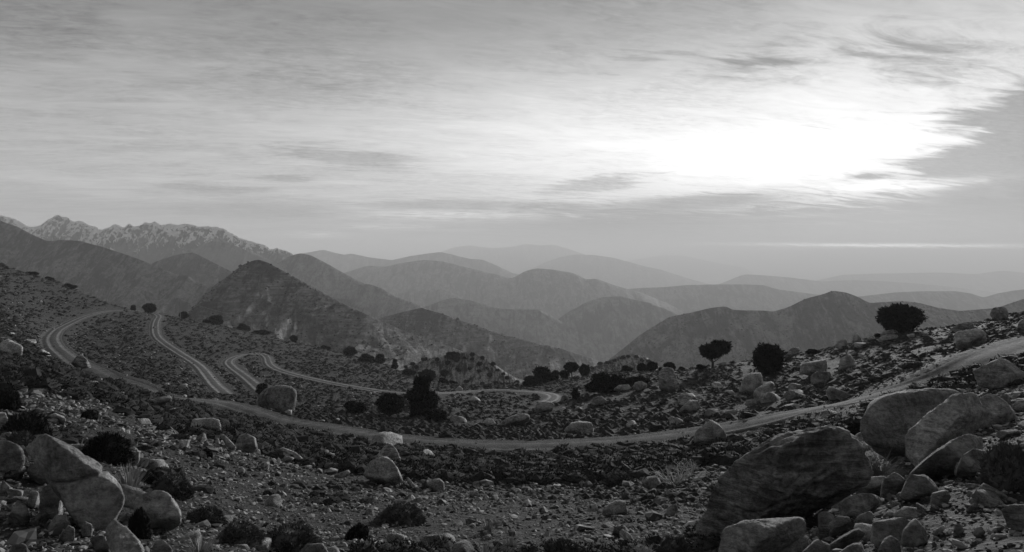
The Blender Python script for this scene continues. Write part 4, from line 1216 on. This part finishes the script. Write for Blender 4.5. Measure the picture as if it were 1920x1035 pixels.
# ------------------------------------------------------------------ cushion shrubs
def cushion_mesh(seed, blades, size, sub=3, low=False):
    rg = np.random.default_rng(seed)
    v, f = ico(sub)
    k = v[:, 2] > -0.35
    idx = np.cumsum(k) - 1
    f = f[k[f].all(1)]
    f = idx[f]
    v = v[k]
    n = fbm3(v * 1.7 + seed, 3, seed)
    r = 1 + 0.34 * n - 0.22 * np.abs(fbm3(v * 3.1 + seed, 2, seed + 5)) + (0 if low else 0.06 * fbm3(v * 7 + seed, 2, seed + 1))
    p = v * r[:, None] * np.array([0.5, 0.5, 0.62])
    parts = [(p * (0.94 if not low else 1), f)]
    if blades:
        d = rg.normal(size=(blades, 3))
        d[:, 2] = np.abs(d[:, 2]) * 0.9 - 0.15
        d /= np.linalg.norm(d, axis=1)[:, None]
        rr = 1 + 0.34 * fbm3(d * 1.7 + seed, 3, seed) - 0.22 * np.abs(fbm3(d * 3.1 + seed, 2, seed + 5))
        b = d * rr[:, None] * np.array([0.5, 0.5, 0.62]) * 0.90
        ax = d + 0.45 * rg.normal(size=d.shape) + np.array([0, 0, 0.25])
        ax /= np.linalg.norm(ax, axis=1)[:, None]
        sd = np.cross(ax, rg.normal(size=d.shape))
        sd /= np.linalg.norm(sd, axis=1)[:, None]
        s = size * rg.uniform(0.5, 1.4, blades)[:, None]
        V3 = np.stack([b - sd * s * 0.16, b + sd * s * 0.16, b + ax * s], 1).reshape(-1, 3)
        parts.append((V3, np.arange(3 * blades).reshape(-1, 3)))
    return join(parts)

CUSH = []
for i in range(4):
    v, f = cushion_mesh(40 + i, 5000, 0.085)
    me = mesh_np('cushion_shrub', v, f, False)
    me.materials.append(M_CUSH)
    CUSH.append(me)
CUSHM = []
for i in range(5):
    v, f = cushion_mesh(60 + i, 260, 0.16, 2)
    me = mesh_np('cushion_shrub', v, f, False)
    me.materials.append(M_CUSH)
    CUSHM.append(me)

def cushion(label, px, py, wpx, hpx, i=0, mat=None, rot=0.0, name='cushion_shrub', group=None, loc=None, meshes=CUSH):
    x, y, z = loc or hit(px, min(py, 1150))
    o = link(name, meshes[i % len(meshes)], None, label=label, category='shrub')
    w, h = wpx / F * y, hpx / F * y
    y += w * 0.35
    x = x * y / (y - w * 0.35) if loc is None else x
    o.location = (x, y, float(gz([x], [y])[0]) - 0.03 * h)
    o.scale = (w, w * 0.9, h * 1.55)
    o.rotation_euler = (0, 0, rot)
    if mat is not None:
        o.material_slots[0].link = 'OBJECT'
        o.material_slots[0].material = mat
    if group: o['group'] = group
    return o

cush_list = [
 ('big black cushion shrub at the left edge above the cracked boulder', 45, 828, 86, 62, 0),
 ('dark mound shrub cut by the left edge', 8, 770, 60, 40, 1),
 ('grey green shrub draped over stones below the big black cushion', 38, 850, 60, 42, 2),
 ('dark shrub around the squared stone above the grass tuft', 196, 868, 92, 62, 3),
 ('small dark tuft shrub alone on the gravel bank', 166, 787, 36, 20, 0),
 ('round flat cushion shrub on the gravel bank left of centre', 335, 831, 38, 16, 1),
 ('dark ragged shrub on the open gravel left of centre', 388, 858, 22, 18, 2),
 ('shrub behind the domed boulder', 318, 935, 90, 46, 3),
 ('shrub left of the domed boulder behind the grass tuft', 272, 905, 50, 26, 0),
 ('dark shrub hugging the foot of the pale steep slab', 262, 1010, 42, 60, 1),
 ('broad fuzzy shrub at the bottom left of centre', 450, 1030, 100, 48, 2),
 ('wide dark shrub along the bottom edge left of centre', 545, 1040, 120, 56, 3),
 ('fuzzy shrub above the broad bottom shrub', 385, 985, 70, 34, 1),
 ('sprawling greyish shrub on the gravel below the bright pale boulder', 748, 985, 100, 40, 2),
 ('grassy dark shrub at the bottom edge right of centre', 1060, 1058, 90, 46, 1),
 ('black round shrub left of the pale flat slab', 1268, 1062, 80, 62, 3),
 ('low black shrub left of the dead twiggy shrub', 1163, 914, 64, 26, 0),
 ('black shrub beside the boulder at the near track edge', 1385, 835, 40, 18, 2),
 ('small shrub on the gravel in front of the rounded pale square rock', 670, 1012, 50, 30, 0),
 ('shrub at the upper end of the layered boulder', 1610, 818, 40, 26, 1),
]
for k, (lb, a, b, w, h, i) in enumerate(cush_list):
    cushion(lb, a, b, w, h, i, M_FUZZ if k in (2, 5, 7, 10, 11, 12, 13, 14, 15, 16, 17, 20, 21) else None, rot=k * 1.3)
cushion('pale leafy bush at the right edge above the bare soil', 1893, 925, 110, 100, 1, M_GREYB, 0.5, 'leafy_bush')

# ------------------------------------------------------------------ scattered cushions and stones over the slopes
def scatter(n, ymin, ymax, seed, side=1.0):
    """ground points, thinning with distance"""
    rg = np.random.default_rng(seed)
    u = rg.random(n)
    Y = np.exp(math.log(ymin) + u * (math.log(ymax) - math.log(ymin)))
    X = (rg.random(n) * 2 - 1) * (0.86 * Y + side)
    return X, Y, rg

def pxof(X, Y): return 960 + F * X / Y
def rowof(X, Y, Z): return HZ + F * (ZC - Z) / Y

def seen(X, Y, Z, wide=False):
    if wide:
        return grid_at(VIS, X, Y) & (np.abs(X) < 0.86 * Y + 6.5)
    px, py = pxof(X, Y), rowof(X, Y, Z)
    return (px > -60) & (px < 1980) & (py < 1090) & grid_at(VIS, X, Y)

def shrubbiness(X, Y, Z):
    px, py = pxof(X, Y), rowof(X, Y, Z)
    patch = fbm2(X / 7, Y / 7, 3, 77)
    d = np.full(X.shape, 0.40)
    d = np.where(Y > 34, 0.72, d)                                   # beyond the gravel bank
    d = np.where((Y > 30) & (Y < 52) & (px > 420) & (px < 1320), 0.72, d)   # band on the near side of the track
    d = np.where((Y > 60) & (px < 760), 0.98, d)                    # left slope
    d = np.where((px > 1380) & (Y > 40), 0.45, d)                   # drier right slope
    d = np.where(Y < 30, 0.10, d)
    d = np.where((Y < 30) & (px > 620) & (px < 1290) & (py < 920), 0.5, d)
    return d + patch * 0.8

def region(X, Y):
    px = float(pxof(X, Y))
    if Y < 30:
        return 'on the gravel bank at lower left' if px < 640 else 'on the open gravel at bottom centre' if px < 1290 else 'among the boulders at lower right'
    if Y < 56:
        return 'along the near side of the main track' if px < 1320 else 'beside the track where it climbs to the right'
    return 'on the left slope among the switchbacks' if px < 760 else 'in the hollow beyond the main track' if px < 1150 else 'on the rocky slope below the right hand junipers'

def place_cushions():
    X, Y, rg = scatter(60000, 9, 330, 3)
    Z = gz(X, Y)
    clear = np.where(((pxof(X, Y) > 1380) & (Y < 55)) | ((pxof(X, Y) > 120) & (pxof(X, Y) < 430) & (Y > 48) & (Y < 75)), 7.5, 2.7)
    ok = seen(X, Y, Z) & (grid_at(ROADDIST, X, Y) > clear)
    ok &= rg.random(len(X)) < shrubbiness(X, Y, Z)
    X, Y, Z = X[ok], Y[ok], Z[ok]
    keepn = np.clip((Y / 60) ** 0.35, 0.4, 1.3)
    k = rg.random(len(X)) < 0.85 * keepn
    X, Y, Z = X[k], Y[k], Z[k]
    w = np.where(Y < 30, rg.uniform(0.25, 0.6, len(X)), rg.uniform(0.5, 1.5, len(X)) ** 1.2)
    w = w * np.clip(Y / 120, 1, 1.9) ** 0.8
    h = w * rg.uniform(0.28, 0.5, len(X))
    size = w / Y
    o = np.argsort(-size)
    top, rest = o[:300], o[300:]
    for q, k in enumerate(top):
        ob = link('cushion_shrub', CUSHM[q % 5], None, label='low dark cushion shrub ' + region(X[k], Y[k]), category='shrub', group='cushion shrubs ' + region(X[k], Y[k]))
        ob.location = (X[k], Y[k], Z[k] - 0.02)
        ob.scale = (w[k] * 1.1, w[k], h[k] * 1.4)
        ob.rotation_euler = (0, 0, float(rg.random() * 6.28))
    Ps, Fs, k0 = [], [], 0
    for part, (v, f) in ((rest[:1800], cushion_mesh(91, 70, 0.17, 2, True)), (rest[1800:], cushion_mesh(93, 16, 0.20, 1, True))):
        n = len(part)
        a = rg.random(n) * 6.28
        ca, sa = np.cos(a), np.sin(a)
        jit = 1 + 0.10 * rg.normal(size=(n, len(v)))
        vx = (v[None, :, 0] * ca[:, None] - v[None, :, 1] * sa[:, None]) * w[part][:, None] * jit
        vy = (v[None, :, 0] * sa[:, None] + v[None, :, 1] * ca[:, None]) * w[part][:, None] * jit
        vz = v[None, :, 2] * (h[part] * 1.4)[:, None] * jit
        Ps.append(np.stack([vx + X[part][:, None], vy + Y[part][:, None], vz + Z[part][:, None] - 0.03], -1).reshape(-1, 3))
        Fs.append((f[None] + (np.arange(n) * len(v))[:, None, None]).reshape(-1, 3) + k0)
        k0 += n * len(v)
    P, Fv, n = np.vstack(Ps), np.vstack(Fs), len(rest)
    link('cushion_scrub', mesh_np('cushion_scrub', P, Fv, False), M_CUSH, kind='stuff', label='mass of low dark cushion scrub covering the slopes', category='shrub')
    print('cushions', n)
place_cushions()

STONES = []
for i in range(8):
    rg = np.random.default_rng(800 + i)
    v, f = ico(3)
    p = v.copy()
    pl = rg.normal(size=(11, 3))
    pl /= np.linalg.norm(pl, axis=1)[:, None]
    hh = rg.uniform(0.45, 0.95, 11)
    pl = np.vstack([pl, np.eye(3), -np.eye(3)])
    hh = np.r_[hh, np.full(6, 0.9)]
    p = v * ((np.maximum(v @ pl.T, 0) / hh[None]) ** 40).sum(1)[:, None] ** (-1 / 40)
    p = p * (1 + 0.07 * fbm3(v * 3 + i * 5, 3, i))[:, None] * np.array([0.5, 0.42, 0.32]) * 1.25
    me = mesh_np('stone', p, f)
    me.materials.append(M_ROCK)
    STONES.append(me)

def place_stones():
    # larger stones lying about, each its own thing
    X, Y, rg = scatter(1500, 7, 200, 11)
    Z = gz(X, Y)
    px, py = pxof(X, Y), rowof(X, Y, Z)
    dens = np.where((px > 1150) & (px < 1640) & (Y > 55), 1.0, 0.35)
    dens = np.where((px > 860) & (Y > 55) & (px <= 1150), 0.7, dens)
    dens = np.where((px > 1480) & (Y < 16), 0.95, dens)
    dens = np.where((px < 260) & (Y < 12), 0.9, dens)
    ok = seen(X, Y, Z) & (grid_at(ROADDIST, X, Y) > 3.4) & (rg.random(len(X)) < dens)
    X, Y, Z = X[ok], Y[ok], Z[ok]
    w = rg.lognormal(-0.75, 0.55, len(X)) * np.clip(Y / 40, 0.35, 1.8)
    w = np.clip(w, 0.12, 2.6)
    o = np.argsort(-w / Y)[:298]
    for q, k in enumerate(o):
        pale = rg.random() < 0.35
        tone = ('pale' if pale else 'grey') + ' loose '
        ob = link('stone', STONES[q % 8], None, label=tone + 'stone lying ' + region(X[k], Y[k]), category='stone', group=tone + 'stones ' + region(X[k], Y[k]))
        ob.location = (X[k], Y[k], Z[k] + 0.08 * w[k])
        ob.scale = (w[k], w[k] * rg.uniform(0.6, 1.0), w[k] * rg.uniform(0.6, 1.15))
        ob.rotation_euler = (float(rg.normal() * 0.25), float(rg.normal() * 0.25), float(rg.random() * 6.28))
        if pale:
            ob.material_slots[0].link = 'OBJECT'
            ob.material_slots[0].material = M_PALE
    # scree: small stones beyond counting
    for nm, n, y0, y1, slo, smu, sig, seed, sub in (('scree', 74000, 3.2, 60, 0.02, -2.80, 0.52, 13, 1), ('rubble', 15000, 40, 320, 0.12, -1.25, 0.45, 15, 1)):
        X, Y, rg = scatter(n, y0, y1, seed, 6.0)
        Z = gz(X, Y)
        px, py = pxof(X, Y), rowof(X, Y, Z)
        patch = fbm2(X / 4, Y / 4, 3, 31)
        ok = seen(X, Y, Z, True) & ((grid_at(ROADDIST, X, Y) > 2.1) | (rg.random(n) < 0.10)) & (rg.random(n) < 0.75 + 0.6 * patch)
        X, Y, Z = X[ok], Y[ok], Z[ok]
        m = len(X)
        w = rg.lognormal(smu, sig, m)
        if nm == 'scree':
            w = w * np.clip(Y / 11, 0.7, 2.6)
        else:
            w = w * np.clip(Y / 80, 0.7, 2.0)
        w = np.clip(w, slo, 1.4)
        v, f = ico(1)
        v, f = (v[:12], np.array([])) if False else (v, f)
        bm = bmesh.new()
        bmesh.ops.create_icosphere(bm, subdivisions=1, radius=1)
        v = np.array([q.co[:] for q in bm.verts])
        f = np.array([[q.index for q in r.verts] for r in bm.faces])
        bm.free()
        jit = rg.uniform(0.6, 1.25, size=(m, len(v), 1))
        q = v[None] * jit * np.stack([np.ones(m), rg.uniform(0.5, 1, m), rg.uniform(0.28, 0.7, m)], 1)[:, None] * 0.55
        a = rg.random(m) * 6.28
        b = rg.normal(size=m) * 0.35
        ca, sa, cb, sb = np.cos(a)[:, None], np.sin(a)[:, None], np.cos(b)[:, None], np.sin(b)[:, None]
        x1 = q[..., 0] * cb + q[..., 2] * sb
        z1 = -q[..., 0] * sb + q[..., 2] * cb
        x2 = x1 * ca - q[..., 1] * sa
        y2 = x1 * sa + q[..., 1] * ca
        P = np.stack([x2 * w[:, None] + X[:, None], y2 * w[:, None] + Y[:, None], (z1 + 0.10) * w[:, None] + Z[:, None]], -1).reshape(-1, 3)
        Fv = (f[None] + (np.arange(m) * len(v))[:, None, None]).reshape(-1, 3)
        link(nm, mesh_np(nm, P, Fv, False), M_STONE, kind='stuff', label={'scree': 'small loose stones and gravel over the near slope', 'rubble': 'scattered rubble over the farther slopes'}[nm], category='gravel')
        print(nm, m)
place_stones()

# ------------------------------------------------------------------ grass tufts
def grass(label, px, py, wpx, hpx, n=170, seed=1, lean=0.0):
    x, y, z = hit(px, min(py, 1150))
    rg = np.random.default_rng(seed)
    h, w = hpx / F * y, wpx / F * y
    parts = []
    Vs, Fs = [], []
    k = 0
    for i in range(n):
        a = rg.random() * 6.28
        r0 = w * 0.16 * math.sqrt(rg.random())
        out = w * 0.5 * rg.random() ** 0.8
        hh = h * rg.uniform(0.55, 1.05)
        wd = 0.0008 * y * rg.uniform(0.7, 1.3)
        b = np.array([r0 * math.cos(a), r0 * math.sin(a), -0.01])
        d = np.array([math.cos(a) * out + lean * h * rg.uniform(0.6, 1.2), math.sin(a) * out, 0])
        sd = np.array([-math.sin(a + 0.6), math.cos(a + 0.6), 0]) * wd
        pts = [b + d * t ** 1.7 + np.array([0, 0, hh * (t - 0.16 * t ** 3)]) for t in (0, 0.35, 0.7, 1.0)]
        for j, p in enumerate(pts):
            s = sd * (1 - 0.85 * j / 3)
            Vs += [p - s, p + s]
        for j in range(3):
            q = k + 2 * j
            Fs.append((q, q + 1, q + 3, q + 2))
        k += 8
    o = link('grass_tuft', mesh_np('grass_tuft', np.array(Vs), np.array(Fs)), M_GRASS, label=label, category='grass')
    o.location = (x, y, z)
    return o
grass('tall dry grass tuft beside the cracked boulder at lower left', 243, 945, 62, 84, 260, 1)
grass('dry grass tuft in front of the layered boulder', 1527, 955, 66, 78, 150, 2, -0.15)
grass('dry grass tuft in the dark hollow between the big right boulders', 1648, 900, 96, 60, 170, 3, -0.25)
grass('dry grass tuft at the bottom edge right of the pale steep slab', 375, 1052, 56, 56, 150, 4, 0.1)
grass('small grass tuft on the gravel below the centre', 915, 1000, 32, 34, 70, 5)
grass('thin grass tuft at the bottom edge below the centre', 958, 1040, 30, 44, 60, 6)
grass('short grass tuft on the bottom edge left of centre', 910, 1058, 60, 44, 110, 7)
grass('short grass tuft at the bottom edge right of centre', 1205, 1050, 46, 34, 80, 8)
grass('few grass blades growing on top of the cracked boulder', 152, 850, 24, 34, 9, 9, 0.3)

# ------------------------------------------------------------------ dead twiggy shrub
def dead_shrub(label, px, py, wpx, hpx, seed, n=15):
    x, y, z = hit(px, py)
    rg = np.random.default_rng(seed)
    w, h = wpx / F * y, hpx / F * y
    parts = []
    def branch(p, d, L, r, lev):
        pts = [p]
        for i in range(4):
            d = d + rg.normal(size=3) * 0.22
            d /= np.linalg.norm(d)
            pts.append(pts[-1] + d * L / 4)
        parts.append(tube(pts, np.linspace(r, r * 0.55, 5), 5))
        if lev < 2:
            for i in range(rg.integers(2, 4)):
                q = pts[rg.integers(2, 5)]
                branch(q, d + rg.normal(size=3) * 0.55, L * 0.55, r * 0.55, lev + 1)
    for i in range(n):
        a = rg.random() * 6.28
        d = np.array([math.cos(a) * w / h * 0.9, math.sin(a) * 0.6, 0.75 + rg.random() * 0.5])
        branch(np.array([math.cos(a) * w * 0.12, math.sin(a) * w * 0.1, -0.03]), d / np.linalg.norm(d), h * 0.62, 0.0011 * y, 0)
    v, f = join(parts)
    o = link('dead_shrub', mesh_np('dead_shrub', v, f), M_TWIG, label=label, category='shrub')
    o.location = (x, y, z)
dead_shrub('bare whitish twigs of a dead shrub left of the layered boulder', 1268, 908, 60, 50, 4)
dead_shrub('small bare twig clump at the left end of the layered boulder', 1296, 890, 18, 34, 5, 5)

# ------------------------------------------------------------------ utility poles and their wire
def pole(label, px, py, hpx, seed):
    x, y, z = hit(px, py)
    h = hpx / F * y
    e = link('utility_pole', None, label=label, category='pole', group='utility poles on the left skyline')
    e.location = (x, y, z)
    link('shaft', mesh_np('shaft', *tube([(0, 0, -0.3), (0, 0, h * 0.5), (0, 0, h)], [0.17, 0.15, 0.12], 8)), M_POLE, e)
    link('crossarm', mesh_np('crossarm', *tube([(-0.7, 0, h - 0.35), (0, 0, h - 0.35), (0.7, 0, h - 0.35)], 0.07, 6)), M_POLE, e)
    for sx in (-0.62, 0.0, 0.62):
        link('insulator', mesh_np('insulator', *tube([(sx, 0, h - 0.28), (sx, 0, h - 0.18), (sx, 0, h - 0.05)], [0.05, 0.08, 0.04], 6)), M_WIRE, e)
    return x, y, z + h
p1 = pole('utility pole standing beside the dark bush above the upper switchback', 471, 622, 28, 1)
p2 = pole('fainter utility pole near the top of the upper switchback', 338, 599, 38, 2)
def wire(label, a, b, sag):
    a, b = np.array(a), np.array(b)
    t = np.linspace(0, 1, 24)
    pts = a[None] * (1 - t[:, None]) + b[None] * t[:, None]
    pts[:, 2] -= sag * 4 * t * (1 - t)
    link('power_line', mesh_np('power_line', *tube(pts, 0.035, 5)), M_WIRE, label=label, category='wire')
wire('thin power line strung between the two utility poles', p2, p1, 1.2)
